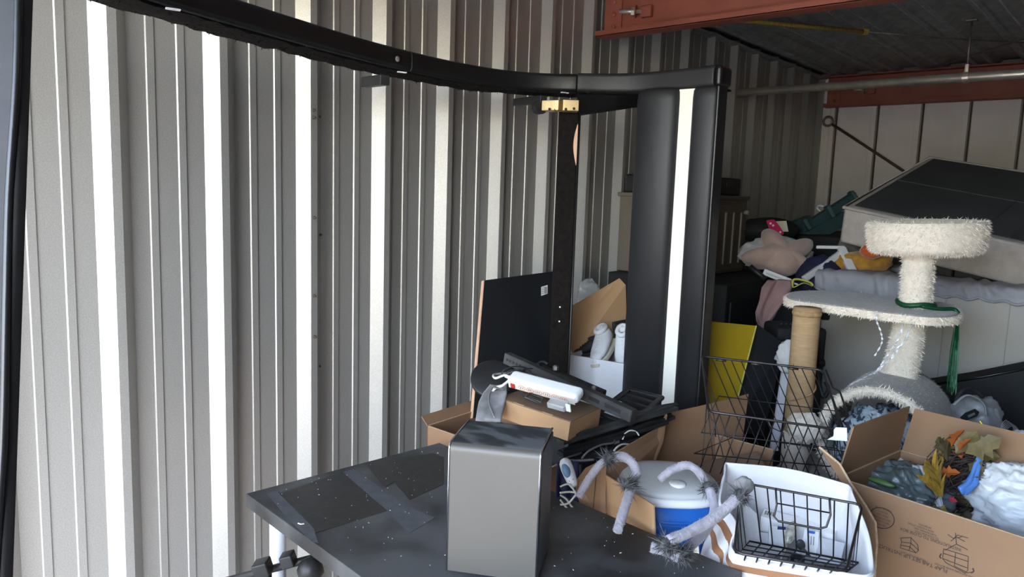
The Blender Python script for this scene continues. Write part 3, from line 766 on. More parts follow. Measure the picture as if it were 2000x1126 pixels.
bq = V((cc.x, cc.y, 0))+RGT*.012-FWD*.070
MB().lathe([(.022, z1+.030), (.022, z1+.041), (.018, z1+.044), (.004, z1+.045)], bq, UP, 22).build('lid_button', 'coolerwhite', co, smooth=True)
# raised ribs on the body
for xo in (-.062, .062):
    q = V((cc.x, cc.y, z1-.15))+RGT*xo-FWD*.117; rbox(q, (.010, .012, .17), RGT, FWD).build('rib', 'coolerblue', co, bevel=.004)
q = V((cc.x, cc.y, z1-.072))-FWD*.117; rbox(q, (.134, .012, .010), RGT, FWD).build('rib', 'coolerblue', co, bevel=.004)
MB().tube([V((cc.x, cc.y, z1-.036))+RGT*(.132*math.cos(a))+FWD*(.132*math.sin(a)) for a in [math.pi*1.02+i*math.pi*.96/20 for i in range(21)]], .005, 6).build('handle', 'coolerblue', co, smooth=True)
tq = [W(1345, 1070, 1.60), W(1364, 1060, 1.60), W(1367, 1096, 1.585), W(1336, 1103, 1.585)]
tg = MB().slab(tq, FWD*.0012).build('paper_tag', 'tag', None)
tag(tg, 'cream paper tag with handwriting hanging in front of the cooler', 'tag')
tgd = (tq[1]-tq[0]).normalized(); tgu = (tq[0]-tq[3]).normalized()
for k in range(5):
    MB().tube([W(1343+i*2.6, 1075+k*5+1.2*math.sin(i*2.3+k)-i*.25, 1.597-.002*k) for i in range(7)], .0005, 4).build('handwriting', 'ink', tg)

# plush spider: jointed fuzzy legs
sp = thing('plush_spider', 'pale grey fuzzy spider legs with dark hairy joints draped over the cooler', 'decoration', AZ(1300, 1062, ZT))
def leg(pts, r, name='leg'):
    P = smoothpath([W(*p_) for p_ in pts], 5)
    mb = MB().tube(P, [r*(1+.12*noise.noise(q*40)) for q in P], 10); mb.build(name, 'spider', sp, smooth=True)
    fur(mb, 'pile', 'spider', sp, 500, .004, .0012, 0, 5)
def tuft(px, py, d, r, n=220):
    c = W(px, py, d); mb = MB(); mb.blob(c, (r*.45, r*.45, r*.45), seed=px, amp=.1, nu=12, nv=8)
    r *= 1.15; n = 380
    o = mb.build('hairy_joint', 'spiderfur', sp, smooth=True); f = fur(mb, 'hair', 'spiderfur', o, n, r*1.0, r*.10, .15, int(px))
leg([(1130, 970, 1.70), (1150, 935, 1.71), (1172, 906, 1.72), (1190, 896, 1.73)], .0088)
leg([(1192, 894, 1.73), (1215, 891, 1.74), (1234, 902, 1.74), (1243, 922, 1.73), (1238, 942, 1.72)], .0108)
leg([(1233, 950, 1.71), (1222, 985, 1.66), (1206, 1036, 1.60)], .0108)
tuft(1188, 893, 1.72, .026); tuft(1230, 944, 1.70, .030)
leg([(1289, 936, 1.79), (1312, 917, 1.78), (1342, 908, 1.76), (1364, 920, 1.74), (1380, 945, 1.71)], .0095)
leg([(1386, 955, 1.69), (1395, 985, 1.66), (1392, 1012, 1.63), (1370, 1046, 1.58), (1342, 1070, 1.54)], .0105)
tuft(1384, 950, 1.70, .026); tuft(1338, 1078, 1.50, .026)
leg([(1443, 968, 1.55), (1405, 1003, 1.53), (1355, 1034, 1.50), (1304, 1056, 1.47)], .0115)
tuft(1300, 1062, 1.47, .028); tuft(1446, 966, 1.545, .028); tuft(1328, 1082, 1.48, .022)
leg([(1272, 1068, 1.49), (1300, 1076, 1.48), (1326, 1088, 1.47)], .0100)
tuft(1315, 1074, 1.475, .024)
MB().blob(W(1452, 948, 1.60), (.022, .016, .020), RGT, FWD, 4, .18, 2, 24, 14).build('mesh_body', 'mesh_grey', sp, smooth=True)

# ================================================================== FABRIC BIN AND CONTENTS
bn = thing('fabric_bin', 'white fabric bin with copper-brown stripes, slouching open at the bottom right', 'bin', V((1.58, 1.66, .51)))
rim = [AZ(1416, 925, .845), AZ(1417, 908, .85), AZ(1432, 907, .852), AZ(1540, 918, .853), AZ(1640, 944, .852), AZ(1660, 953, .85), AZ(1666, 970, .845), AZ(1694, 1040, .80), AZ(1704, 1104, .76), AZ(1698, 1122, .755), AZ(1670, 1124, .753), AZ(1570, 1106, .755), AZ(1450, 1087, .762), AZ(1432, 1078, .768), AZ(1428, 1060, .775), AZ(1438, 1028, .80), AZ(1424, 1002, .81), AZ(1406, 980, .82)]
rl = smoothpath(rim, 5, True); NB = len(rl)
cR0 = sum(rim, V((0, 0, 0)))/len(rim)
nB_ = ((rim[5]-rim[1]).cross(rim[13]-rim[1])).normalized(); nB_ = nB_ if nB_.z > 0 else -nB_
bd = (-UP*.9+nB_*-.25).normalized()
def binp(k, v, off=0.):       # v=0 rim, v=1 bottom
    p = rl[k % NB]; c_ = cR0; rad = (p-c_); rad.z = 0; L = rad.length
    # the lower body is a tidy rounded square
    ang = math.atan2(rad.y, rad.x); e = .155/max(abs(math.cos(ang-.2)), abs(math.sin(ang-.2)))**.8
    q = V((c_.x+FWD.x*.03, c_.y+FWD.y*.03, 0))+V((math.cos(ang), math.sin(ang), 0))*(e+off)
    zz = p.z*(1-v)+.512*v; k_ = min(1, v*2.2); k_ = k_*k_*(3-2*k_)
    base = V((p.x, p.y, 0))+rad.normalized()*off
    r_ = base*(1-k_)+q*k_; return V((r_.x, r_.y, zz))+rad.normalized()*(.004*noise.noise(V((k*.13, v*3, 1))))
mb = MB(); mb.grid(lambda u, v: binp(int(round(u*NB)), v), NB, 12, True); mb.build('fabric_wall', 'canvas', bn, smooth=True, solid=.006)
MB().tube([p+V((0, 0, .002)) for p in rl], .0025, 8, True).build('hem', 'canvas', bn, smooth=True)
for va, vb in ((.07, .13), (.19, .235), (.5, .58)):
    mb = MB(); mb.grid(lambda u, v: binp(int(round(u*NB)), va+(vb-va)*v, .0045), NB, 3, True); mb.build('stripe', 'copper', bn, smooth=True)
mb = MB(); mb.add([binp(k, .99) for k in range(NB)], [tuple(range(NB))]); mb.build('base', 'canvas', bn)
def wirebasket(name, label, cat, rim4, bot4, nw, nd, r, rimr, rows=1, group=None, m='wire', hooks=False):
    """rim4/bot4: back-left, back-right, front-right, front-left"""
    t = thing(name, label, cat, sum(bot4, V((0, 0, 0)))/4, group); L = lambda a, b, k: a+(b-a)*k
    corner = []
    for i in range(4):
        p, a, b = rim4[i], rim4[i-1], rim4[(i+1) % 4]
        corner += [p+(a-p).normalized()*.016, p+(a-p).normalized()*.004+(b-p).normalized()*.004, p+(b-p).normalized()*.016]
    MB().tube(corner, rimr, 8, True).build('rim', 'wire_rim', t, smooth=True)
    MB().tube(bot4, rimr*.8, 6, True).build('base_wire', m, t, smooth=True)
    for k in range(1, nw):
        u = k/nw
        MB().tube([L(rim4[0], rim4[1], u), L(bot4[0], bot4[1], u), L(bot4[3], bot4[2], u), L(rim4[3], rim4[2], u)], r, 6).build('wire', m, t, smooth=True)
    for k in range(1, nd):
        u = k/nd
        MB().tube([L(rim4[0], rim4[3], u), L(bot4[0], bot4[3], u), L(bot4[1], bot4[2], u), L(rim4[1], rim4[2], u)], r, 6).build('wire', m, t, smooth=True)
    for k in range(1, rows+1):
        u = k/(rows+1)
        MB().tube([L(rim4[i], bot4[i], u) for i in range(4)], r, 6, True).build('wire', m, t, smooth=True)
    return t
# small basket lying in the bin
rim4 = [W(1448, 942, 1.70), W(1685, 985, 1.60), W(1652, 1116, 1.42), W(1434, 1078, 1.48)]
bot4 = [W(1464, 1056, 1.68), W(1677, 1098, 1.59), W(1645, 1122, 1.50), W(1428, 1098, 1.57)]
sb = wirebasket('wire_basket', 'small dark wire basket tipped inside the striped fabric bin', 'basket', rim4, bot4, 9, 5, .0017, .0028, 0)
a_, b_ = W(1513, 980, 1.72), W(1622, 1000, 1.68)
MB().tube([W(1515, 952, 1.665), W(1517, 985, 1.66), W(1512, 1008, 1.655), W(1520, 1017, 1.65), W(1600, 1032, 1.62), W(1614, 1028, 1.615), W(1622, 1005, 1.615), W(1620, 972, 1.62)], .0025, 6).build('handle', 'wire_rim', sb, smooth=True)
MB().tube([W(1517, 982, 1.66), W(1622, 1001, 1.615)], .0017, 6).build('handle_bar', 'wire', sb, smooth=True)
_W = W
def W(x, y, d): return _W(x, y, d+.10)      # the papers lie deeper in the bin, under the basket
def card(name, label, cat, pts, m, t=.0015, group=None, parent=None):
    o = MB().slab([W(*p_) for p_ in pts], FWD*t+UP*-.0005).build(name, m, parent)
    return tag(o, label, cat, group) if label else o
card('envelope', 'white envelope standing at the left inside the small wire basket', 'envelope', [(1452, 978, 1.64), (1482, 1006, 1.64), (1486, 1100, 1.60), (1440, 1090, 1.60)], 'paper')
wbx = thing('white_box', 'long white product box lying across the small wire basket', 'box', W(1560, 1045, 1.64))
fb = [W(1486, 1008, 1.655), W(1493, 993, 1.70), W(1640, 1028, 1.655), W(1628, 1043, 1.61)]
MB().slab(fb, -UP*.035).build('carton_body', 'paper_white', wbx)
for i in range(7):
    a = W(1494+i*2.6, 1008.5-4+i*.6, 1.660); b = W(1496+i*2.6, 1000.5-3+i*.6, 1.685)
    MB().tube([a+UP*.0015, b+UP*.0015], .0005 if i % 2 else .0009, 4).build('barcode_bar', 'ink', wbx)
cd1 = card('white_card', 'white card with small blue logo printed at its top', 'card', [(1572, 1032, 1.60), (1600, 1038, 1.60), (1596, 1090, 1.57), (1562, 1086, 1.57)], 'paper_white')
card('logo', None, None, [(1580, 1035, 1.596), (1592, 1037.5, 1.596), (1591, 1042, 1.594), (1579, 1040, 1.594)], 'blue_print', .0005, parent=cd1)
for i in range(3):
    card('print_line', None, None, [(1579+i*5, 1045+i, 1.593), (1580.5+i*5, 1045.3+i, 1.593), (1579.5+i*5, 1062+i, 1.583), (1578+i*5, 1061.7+i, 1.583)], 'zip_grey', .0004, parent=cd1)
cd2 = card('leaflet', 'white leaflet with a dark blue stripe left of the silver brush', 'leaflet', [(1502, 1026, 1.615), (1535, 1028, 1.61), (1532, 1085, 1.575), (1500, 1080, 1.58)], 'paper')
card('stripe', None, None, [(1519, 1027, 1.611), (1535, 1028.5, 1.608), (1534.5, 1034, 1.604), (1518.5, 1033, 1.606)], 'darkblue_print', .0006, parent=cd2)
card('white_card', 'plain white sheet lying in the bottom of the small wire basket', 'card', [(1450, 1035, 1.63), (1500, 1040, 1.625), (1500, 1100, 1.58), (1446, 1095, 1.58)], 'paper')
card('white_card', 'white sheet at the right end of the small wire basket', 'card', [(1600, 1048, 1.60), (1650, 1060, 1.60), (1640, 1105, 1.55), (1592, 1095, 1.56)], 'paper')
bk = thing('black_pouch', 'black folded pouch behind the white box in the fabric bin', 'pouch', W(1620, 1030, 1.69))
MB().slab([W(*p_) for p_ in ((1576, 1014, 1.70), (1588, 1007, 1.71), (1634, 1014, 1.70), (1638, 1026, 1.69), (1634, 1048, 1.67), (1622, 1056, 1.66), (1618, 1030, 1.67))], FWD*.02).build('pouch_body', 'matteblack', bk, bevel=.004)
MB().tube([W(1578, 1012, 1.70), W(1606, 1005, 1.705), W(1634, 1013, 1.70)], .003, 6).build('zip_edge', 'matteblack', bk, smooth=True)
# silver brush ornament
br = thing('silver_brush', 'silver tinsel bottle brush lying on the papers in the wire basket', 'brush', W(1545, 1060, 1.58))
b0, b1 = W(1536, 1062, 1.575), W(1552, 1018, 1.60); m_ = MB(); ax = (b1-b0).normalized()
m_.blob((b0+b1)/2, (.011, .011, (b1-b0).length/2), ax.cross(FWD), ax.cross(ax.cross(FWD)), 2, .08, 3, 20, 14)
core = m_.build('bristle_core', 'silver_chenille', br, smooth=True); fur(m_, 'bristles', 'silver_chenille', br, 900, .011, .0012, 0, 8, lift=1.2)
MB().tube([b0-ax*.06, b0], .003, 6).build('wire_handle', 'steel', br, smooth=True)
bt = thing('small_bottle', 'small black bottle with a white cap beside the silver brush', 'bottle', W(1556, 1102, 1.55))
bx_ = W(1556, 1104, 1.55); bax = (W(1560, 1078, 1.56)-bx_).normalized()
MB().lathe([(.013, 0), (.015, .004), (.015, .020), (.011, .024), (.006, .026)], bx_, bax, 18).build('bottle_body', 'blackplastic', bt, smooth=True)
MB().lathe([(.006, .026), (.006, .034), (.004, .035)], bx_, bax, 14).build('cap', 'paper_white', bt, smooth=True)
spn = thing('spoon', 'small grey measuring spoon leaning over the black bottle', 'spoon', W(1575, 1075, 1.55))
MB().blob(W(1564, 1063, 1.555), (.010, .005, .013), (RGT+UP*.4), FWD, 1, .02, 2, 18, 12).build('bowl', 'blackmetal_dust', spn, smooth=True)
MB().tube([W(1567, 1069, 1.553), W(1583, 1087, 1.545)], [.0035, .0025], 8).build('handle', 'blackmetal_dust', spn, smooth=True)

W = _W
# ================================================================== LARGE WIRE BASKET
rim4 = [W(1371, 695, 2.34), W(1606, 722, 2.24), W(1648, 840, 1.98), W(1384, 803, 2.08)]
bot4 = [W(1470, 930, 2.32), W(1716, 968, 2.22), W(1606, 945, 2.00), W(1342, 925, 2.12)]
lb_ = wirebasket('wire_basket', 'large dark wire basket tilted over the cartons beside the cat tree', 'basket', rim4, bot4, 12, 5, .0017, .0036, 2)
MB().tube([W(1613, 722, 2.23), W(1627, 757, 2.18), W(1640, 763, 2.16), W(1657, 812, 2.08), W(1646, 822, 2.05), W(1660, 836, 2.02)], .0028, 8).build('handle', 'wire_rim', lb_, smooth=True)
for (a, b) in (((1384, 805), (1395, 822)), ((1500, 820), (1530, 845)), ((1600, 840), (1628, 860))):
    MB().tube([W(a[0], a[1], 2.05), W(a[0]+6, a[1]+14, 2.05), W(b[0], b[1], 2.04), W(b[0]+3, b[1]+30, 2.04)], .0018, 6).build('latch_wire', 'wire_rim', lb_, smooth=True)
for u in (.12, .42, .72):
    q = rim4[0]+(rim4[1]-rim4[0])*u; MB().tube([q-UP*.006, q-UP*.006+(rim4[1]-rim4[0])*.09], .0036, 6).build('clip', 'wire_rim', lb_, smooth=True)
pt_ = MB().slab([W(*p_) for p_ in ((1616, 858, 1.95), (1628, 851, 1.95), (1629, 838, 1.95), (1633, 834, 1.95), (1654, 835, 1.94), (1655, 861, 1.94))], FWD*.001).build('price_tag', 'paper_white', None)
tag(pt_, 'blank white card tag hooked on the rim of the large wire basket', 'tag')

# ================================================================== CENTRE PILE
# flat brown box with the power strip
FLt, FRt = W(973, 777, 2.02), W(1114, 824, 1.90); BRt = W(1158, 791, 2.06)
bu = FRt-FLt; bv = BRt-FRt; bv = bv-bu.normalized()*bv.dot(bu.normalized()); bnrm = bu.cross(bv).normalized()
if bnrm.z < 0: bnrm = -bnrm
fx = thing('mailer_box', 'flat brown cardboard mailer box under the white power strip', 'box', FLt+bu/2+bv/2-bnrm*.052)
ff = MB().slab([FLt, FRt, FRt+bv, FLt+bv], -bnrm*.052).build('box_body', 'card_light', fx, bevel=.0015, seg=1)
MB().slab([FLt+bv*.02+bnrm*.0003, FRt+bv*.02+bnrm*.0003, FRt+bv*.99+bnrm*.0003, FLt+bv*.99+bnrm*.0003], bnrm*.0015).build('lid', 'card_in', fx)
for a in (.22, .62):
    MB().slab([FLt+bu*a+bnrm*.0016, FLt+bu*(a+.14)+bnrm*.0016, FLt+bu*(a+.14)+bv*.03+bnrm*.0016, FLt+bu*a+bv*.03+bnrm*.0016], bnrm*.0008).build('tuck_slot', 'card_edge', fx)
# power strip
sA, sB = W(990, 745, 2.04), W(1128, 782, 1.93); su = (sB-sA); SL = su.length; su.normalize()
sn = (UP*.88-FWD*.48); sn = (sn-su*sn.dot(su)).normalized(); sv = sn.cross(su).normalized()
sv = sv if sv.dot(FWD) > 0 else -sv
ps = thing('power_strip', 'white power strip with red switch lying on the brown mailer box', 'power strip', (sA+sB)/2)
scn = (sA+sB)/2+sv*.020
rbox(scn, (SL, .045, .030), su, sv, sn).build('housing', 'strip_white', ps, bevel=.011, seg=4)
fq = scn-sv*.0232-sn*.004
rbox(fq, (SL*.94, .002, .020), su, sv, sn).build('socket_face', 'strip_face', ps, bevel=.0006, seg=1)
rbox(fq-su*(SL*.40)-sv*.002, (.013, .004, .014), su, sv, sn).build('switch', 'red', ps, bevel=.001, seg=2)
for k in range(6):
    c = fq+su*(SL*(-.27+k*.118))-sv*.0015
    sk = MB().tube([c+su*(.0105*math.cos(a))+sn*(.0068*math.sin(a)) for a in [i*2*math.pi/20 for i in range(20)]], .0010, 5, True).build('socket', 'orange_line', ps)
    for dx in (-.003, .003): rbox(c+su*dx, (.001, .001, .005), su, sv, sn).build('slot', 'matteblack', sk)
MB().tube(smoothpath([scn-su*(SL*.5), scn-su*(SL*.5+.02)+UP*.002, W(968, 738, 2.06), W(966, 731, 2.12), W(1000, 729, 2.2), W(1040, 735, 2.25)], 5), .0035, 8).build('cord', 'strip_white', ps, smooth=True)
MB().tube(smoothpath([scn-su*(SL*.5)-sn*.004, W(982, 752, 2.03), W(968, 757, 2.04), W(962, 764, 2.05)], 5), .0038, 8).build('cord', 'strip_white', ps, smooth=True)
MB().lathe([(.006, 0), (.005, .012), (.0038, .02)], scn-su*(SL*.5-.002), -su, 10).build('strain_relief', 'strip_white', ps, smooth=True)
# clear plug night light
nl = thing('clear_plug', 'clear plastic plug-in adapter standing against the right end of the power strip', 'adapter', W(1090, 800, 1.90))
rbox(W(1090, 789, 1.905), (.052, .030, .018), su, sv, sn).build('clear_shell', 'clear', nl, bevel=.004)
rbox(W(1091, 793, 1.90), (.034, .010, .007), su, sv, sn).build('metal_plate', 'steel', nl)
rbox(W(1110, 796, 1.885), (.013, .004, .022), su, sv, sn).build('white_tab', 'paper_white', nl)
# small black bracket frame
q = [W(1026, 778, 1.965), W(1056, 788, 1.945), W(1060, 778, 1.985), W(1034, 770, 2.005)]
bf = thing('small_bracket', 'small black rectangular bracket lying under the power strip', 'bracket', q[0])
MB().tube([p_+UP*.003 for p_ in q], .0035, 6, True).build('bracket_frame', 'blackplastic', bf)
MB().tube([q[0]+UP*.003, W(1018, 766, 1.99)], .003, 6).build('bracket_arm', 'blackplastic', bf)
# grey cloth pouch
gp = thing('fabric_pouch', 'dusty grey fabric pouch with a zip beside the brown mailer box', 'pouch', W(950, 815, 1.98))
sheet_rows([(958, 990, 752, 2.09), (944, 990, 768, 2.04), (936, 986, 785, 2.00), (932, 982, 802, 1.97), (929, 978, 822, 1.94)], 16, 4, .006, 2, 7).build('cloth', 'greycloth', gp, smooth=True, solid=.006)
MB().tube(smoothpath([W(961, 757, 2.05), W(955, 772, 2.02), W(956, 790, 1.985), (W(966, 815, 1.95))], 5), .0022, 6).build('zip', 'zip_grey', gp, smooth=True)
MB().tube(smoothpath([W(963, 755, 2.03), W(972, 757, 2.03), W(986, 760, 2.03)], 4), .003, 6).build('pull_cord', 'cord_grey', gp, smooth=True)
# round base
dx_ = (UP*.75-FWD*.66).normalized()
rb = thing('round_base', 'flat round black lamp base behind the power strip', 'base', W(962, 738, 2.24))
MB().lathe([(.066, -.012), (.068, -.010), (.068, -.003), (.064, 0), (.02, .001), (.002, .001)], W(963, 737, 2.24), dx_, 36).build('disc', 'blackplastic', rb, smooth=True)
MB().lathe([(.012, 0), (.010, .016)], W(963, 737, 2.24), -dx_, 14).build('socket', 'blackplastic', rb)
# tv mount rail with holes
def rail(name, label, a, b, wd, ht, holes, up=UP, m='blackmetal_dust', slots=()):
    ax = (b-a).normalized(); L = (b-a).length; n = (up-ax*up.dot(ax)).normalized(); sd = n.cross(ax)
    if sd.dot(FWD) > 0: sd = -sd
    t = thing(name, label, 'bracket', (a+b)/2)
    c = (a+b)/2
    rbox(c, (L, .003, ht), ax, sd, n).build('web', m, t)
    for s_ in (-1, 1): rbox(c+n*(s_*ht/2)-sd*(wd/2), (L, wd, .003), ax, sd, n).build('flange', m, t)
    for s_ in (0, 1): rbox((a, b)[s_]-sd*(wd/2), (.003, wd, ht), ax, sd, n).build('end_tab', m, t)
    for u in holes: MB().lathe([(.0042, 0), (.0042, .0006)], a+ax*(u*L)+sd*.0016, sd, 10).build('hole', 'matteblack', t)
    for u0, u1 in slots: rbox(a+ax*((u0+u1)/2*L)+sd*.0016, ((u1-u0)*L, .001, ht*.35), ax, sd, n).build('slot', 'matteblack', t)
    return t
rail('mount_rail', 'long black perforated steel wall-mount rail lying slanted on the pile', W(985, 699, 2.22), W(1232, 813, 1.92), .022, .030, (.03, .055, .085, .115, .145, .5, .66), slots=((.70, .78), (.82, .93)))
rail('mount_rail', 'second black steel wall-mount rail lying behind the perforated one', W(1046, 716, 2.26), W(1176, 772, 2.12), .018, .024, (.1, .3, .6, .8), m='blackmetal')
hk = thing('mount_hook', 'black hooked steel arm with a bolt on top of the mount rails', 'bracket', W(1060, 722, 2.20))
rbox(W(1072, 722, 2.20), (.09, .016, .016), W(1100, 737, 2.14)-W(1050, 712, 2.24), FWD+RGT*.3).build('arm', 'blackmetal', hk, bevel=.003)
MB().tube(smoothpath([W(1052, 714, 2.22), W(1054, 708, 2.22), W(1062, 706, 2.21), W(1070, 711, 2.20)], 4), .005, 8).build('hook', 'blackmetal', hk, smooth=True)
MB().lathe([(.009, 0), (.009, .01), (.005, .014)], W(1085, 722, 2.17), UP, 6).build('bolt', 'steel_dull', hk)
MB().lathe([(.008, 0), (.008, .01), (.005, .014)], W(1160, 762, 2.08), UP, 6).build('bolt', 'steel_dull', hk)
# cable coil
cb_ = thing('cable_coil', 'tangled coil of thin black cable under the mount rail', 'cable', W(1030, 735, 2.15)); rnd = random.Random(9)
for k in range(9):
    R = rnd.uniform(.012, .030); a0 = rnd.uniform(0, 6); cc_ = W(1022+rnd.uniform(-18, 22), 728+rnd.uniform(-6, 8), 2.15+rnd.uniform(-.02, .02))
    MB().tube([cc_+RGT*(R*1.4*math.cos(a0+i*.5))+UP*(R*.7*math.sin(a0+i*.5))+FWD*(R*.6*math.sin(i*.5+k)) for i in range(14)], .0018, 5).build('loop', 'cord_grey' if k % 3 == 0 else 'blackplastic', cb_, smooth=True)
# black slotted frames and bars on the right of the pile
def frame4(name, label, pts, r, m='blackmetal', bars=2):
    P = [W(*p_) for p_ in pts]; t = thing(name, label, 'frame', P[0]); n = (P[1]-P[0]).cross(P[3]-P[0]).normalized()
    for i in range(4):
        a, b = P[i], P[(i+1) % 4]; ax = (b-a).normalized(); rbox((a+b)/2, ((b-a).length+r, r*1.6, r), ax, n.cross(ax), n).build('bar', m, t, bevel=.0015, seg=1)
    for k in range(1, bars+1):
        u = k/(bars+1); a, b = P[0]+(P[1]-P[0])*u, P[3]+(P[2]-P[3])*u; ax = (b-a).normalized()
        rbox((a+b)/2, ((b-a).length, r*.9, r*.6), ax, n.cross(ax), n).build('slat', m, t)
    return t
frame4('slotted_frame', 'black slotted metal frame on the pile in front of the white-striped column', [(1168, 806, 2.14), (1228, 760, 2.30), (1292, 776, 2.26), (1232, 830, 2.10)], .010, bars=4)
frame4('wall_rack', 'black metal rack slanting down to the right below the mount rail', [(1110, 868, 1.98), (1270, 800, 2.12), (1318, 792, 2.20), (1180, 850, 2.06)], .012, 'blackmetal_dust', 1)
def bar(label, a, b, wd, th, m='blackmetal'):
    a, b = W(*a), W(*b); ax = (b-a).normalized(); sd = ax.cross(UP).normalized()
    t = thing('metal_bar', label, 'bar', (a+b)/2, 'black bars in the open carton')
    rbox((a+b)/2, ((b-a).length, wd, th), ax, sd).build('flat', m, t, bevel=.001, seg=1)
    rbox((a+b)/2+UP*(th*.7), ((b-a).length*.96, wd*.3, th*.6), ax, sd).build('ridge', m, t)
    return t
bar('longest black flat bar sloping from the metal case up to the right', (1094, 862, 1.92), (1318, 795, 2.16), .030, .010, 'blackmetal_dust')
bar('black flat bar just below the longest one, right of the metal case', (1094, 886, 1.93), (1300, 822, 2.14), .028, .012)
bar('lowest black flat bar right of the metal case, half hidden in the carton', (1096, 908, 1.93), (1250, 862, 2.08), .03, .012)
bar('short black bar across the right end of the slotted frame', (1210, 852, 2.06), (1312, 812, 2.18), .03, .010)
# black box under the pile that carries the bars
tag(rbox((.93, 1.66, .79), (.20, .16, .135)).build('black_case', 'matteblack', None, bevel=.006), 'plain black case buried beneath the black bars', 'case')
# loose cords
def cord(label, pts, r, m, cat='cable'):
    tag(MB().tube(smoothpath([W(*p_) for p_ in pts], 6), r, 8).build('loose_cord', m, None, smooth=True), label, cat)
cord('white curved cord end among the black bars', [(1216, 858, 2.03), (1221, 846, 2.04), (1232, 840, 2.05), (1243, 843, 2.06), (1248, 850, 2.06)], .0022, 'cord_white')
cord('short white cord lying on the brown carton edge', [(1199, 880, 1.97), (1206, 872, 1.98), (1216, 867, 2.0), (1228, 867, 2.02)], .0026, 'cord_white')
cord('grey cord looping over the black bars', [(1136, 895, 1.93), (1150, 880, 1.94), (1175, 868, 1.97), (1198, 864, 2.0), (1200, 855, 2.03)], .0028, 'cord_grey')
cord('black grey cord crossing behind the electric trimmer', [(1108, 898, 1.90), (1130, 899, 1.90), (1160, 897, 1.91)], .0032, 'cord_grey')
# electric trimmer and its white cord
tr = thing('electric_trimmer', 'white and blue electric trimmer standing by the right side of the metal case', 'trimmer', W(1118, 945, 1.80))
t0, t1 = W(1121, 950, 1.80), W(1101, 896, 1.84); ax = (t1-t0).normalized()
MB().lathe([(.008, 0), (.0125, .012), (.0145, .03), (.016, .05), (.015, .064), (.010, .072), (.003, .075)], t0, ax, 20).build('housing', 'trimmer_white', tr, smooth=True)
m_ = MB().blob(t0+ax*.048-FWD*.0125-RGT*.003, (.0105, .0085, .020), ax.cross(FWD), ax.cross(ax.cross(FWD)), 1, .0, 2, 20, 14)
m_.build('blue_grip', 'trimmer_blue', tr, smooth=True)
rbox(t0+ax*.024-FWD*.0135, (.012, .004, .005), ax.cross(FWD), FWD, ax).build('switch', 'red', tr, bevel=.001)
cw_ = thing('white_cable', 'looped white cable beside the metal case under the trimmer', 'cable', W(1105, 985, 1.78))
for k, pts in enumerate([[(1094, 950), (1110, 945), (1122, 958), (1126, 968)], [(1093, 962), (1112, 960), (1128, 962)], [(1094, 985), (1110, 982), (1124, 966), (1127, 960)], [(1094, 975), (1108, 992), (1122, 1000), (1128, 1002)], [(1094, 966), (1106, 974), (1118, 990), (1128, 992)]]):
    MB().tube(smoothpath([W(a, b, 1.79+.004*k) for a, b in pts], 5), .0024, 6).build('loop', 'cord_white', cw_, smooth=True)
tag(sheet_rows([(1088, 1130, 900, 1.885), (1086, 1132, 950, 1.87), (1086, 1130, 1005, 1.85)], 10, 4, .006, 4).build('navy_cloth', 'navy', None, smooth=True, solid=.003), 'dark navy cloth behind the white cable beside the metal case', 'cloth')

# leaning black board with label
bl = thing('black_board', 'black laminated board with pale edge and barcode sticker leaning on the corrugated wall', 'board', V((.45, 1.80, .735)))
T0, T1, B0 = W(946, 547, 2.62), W(1092, 528, 2.80), W(925, 800, 2.50)
up_ = (T0-B0).normalized(); D0 = T0-up_*((T0.z-.735)/up_.z); D1 = T1-up_*((T1.z-.735)/up_.z)
bn_ = (T1-T0).cross(up_).normalized(); bn_ = bn_ if bn_.dot(FWD) > 0 else -bn_
MB().slab([D0, D1, T1, T0], bn_*.014).build('face_board', 'panelblack', bl)
ed = (T0-T1).normalized()
MB().slab([D0, T0, T0+ed*.0035, D0+ed*.0035], bn_*.015).build('edge_band', 'woodedge', bl)
lq = lambda px, py: PLN(px, py, T0-bn_*.0008, bn_)
lbm = MB().slab([lq(1057, 560), lq(1069.5, 556), lq(1069.5, 573), lq(1057, 577.5)], bn_*.0005).build('sticker', 'paper', bl)
for k in range(6):
    u = 1063+k*1.0; MB().slab([lq(u, 560+k*-.2), lq(u+.5, 560), lq(u+.5, 573), lq(u, 573)], -bn_*.0003).build('barcode_bar', 'ink', lbm)
for k in range(4): MB().slab([lq(1058, 562+k*3.6), lq(1062, 561+k*3.6), lq(1062, 562+k*3.6), lq(1058, 563+k*3.6)], -bn_*.0003).build('print_line', 'ink', lbm)

# white carton with shoes
wcF = W(1111, 692, 2.82); wcR = W(1214, 714, 2.70); wd_ = (wcR-wcF); wd_.z = 0; wd_.normalize(); wb_ = V((-wd_.y, wd_.x, 0))
zc_ = wcF.z
wc = carton('white_carton', 'tall open white carton holding white sneakers behind the padded column', (wcF.x, wcF.y), wd_*.26, wb_*.20, .0, zc_, (), 'card_white')
lid_ = [W(1107, 603, 2.99), W(1210, 543, 3.04), W(1222, 556, 3.04), W(1226, 702, 3.0), W(1121, 695, 2.90), W(1105, 664, 2.93)]
MB().slab(lid_, FWD*.004).build('flap', 'card_light', wc)
MB().tube([lid_[4]-FWD*.002, lid_[5]-FWD*.002], .0025, 6).build('flap_edge', 'card_edge', wc)
ins = carton('inner_carton', 'brown carton inside the white carton under the sneakers', (wcF.x+wd_.x*.012+wb_.x*.012, wcF.y+wd_.y*.012+wb_.y*.012), wd_*.235, wb_*.175, .01, zc_-.085, lid=True)
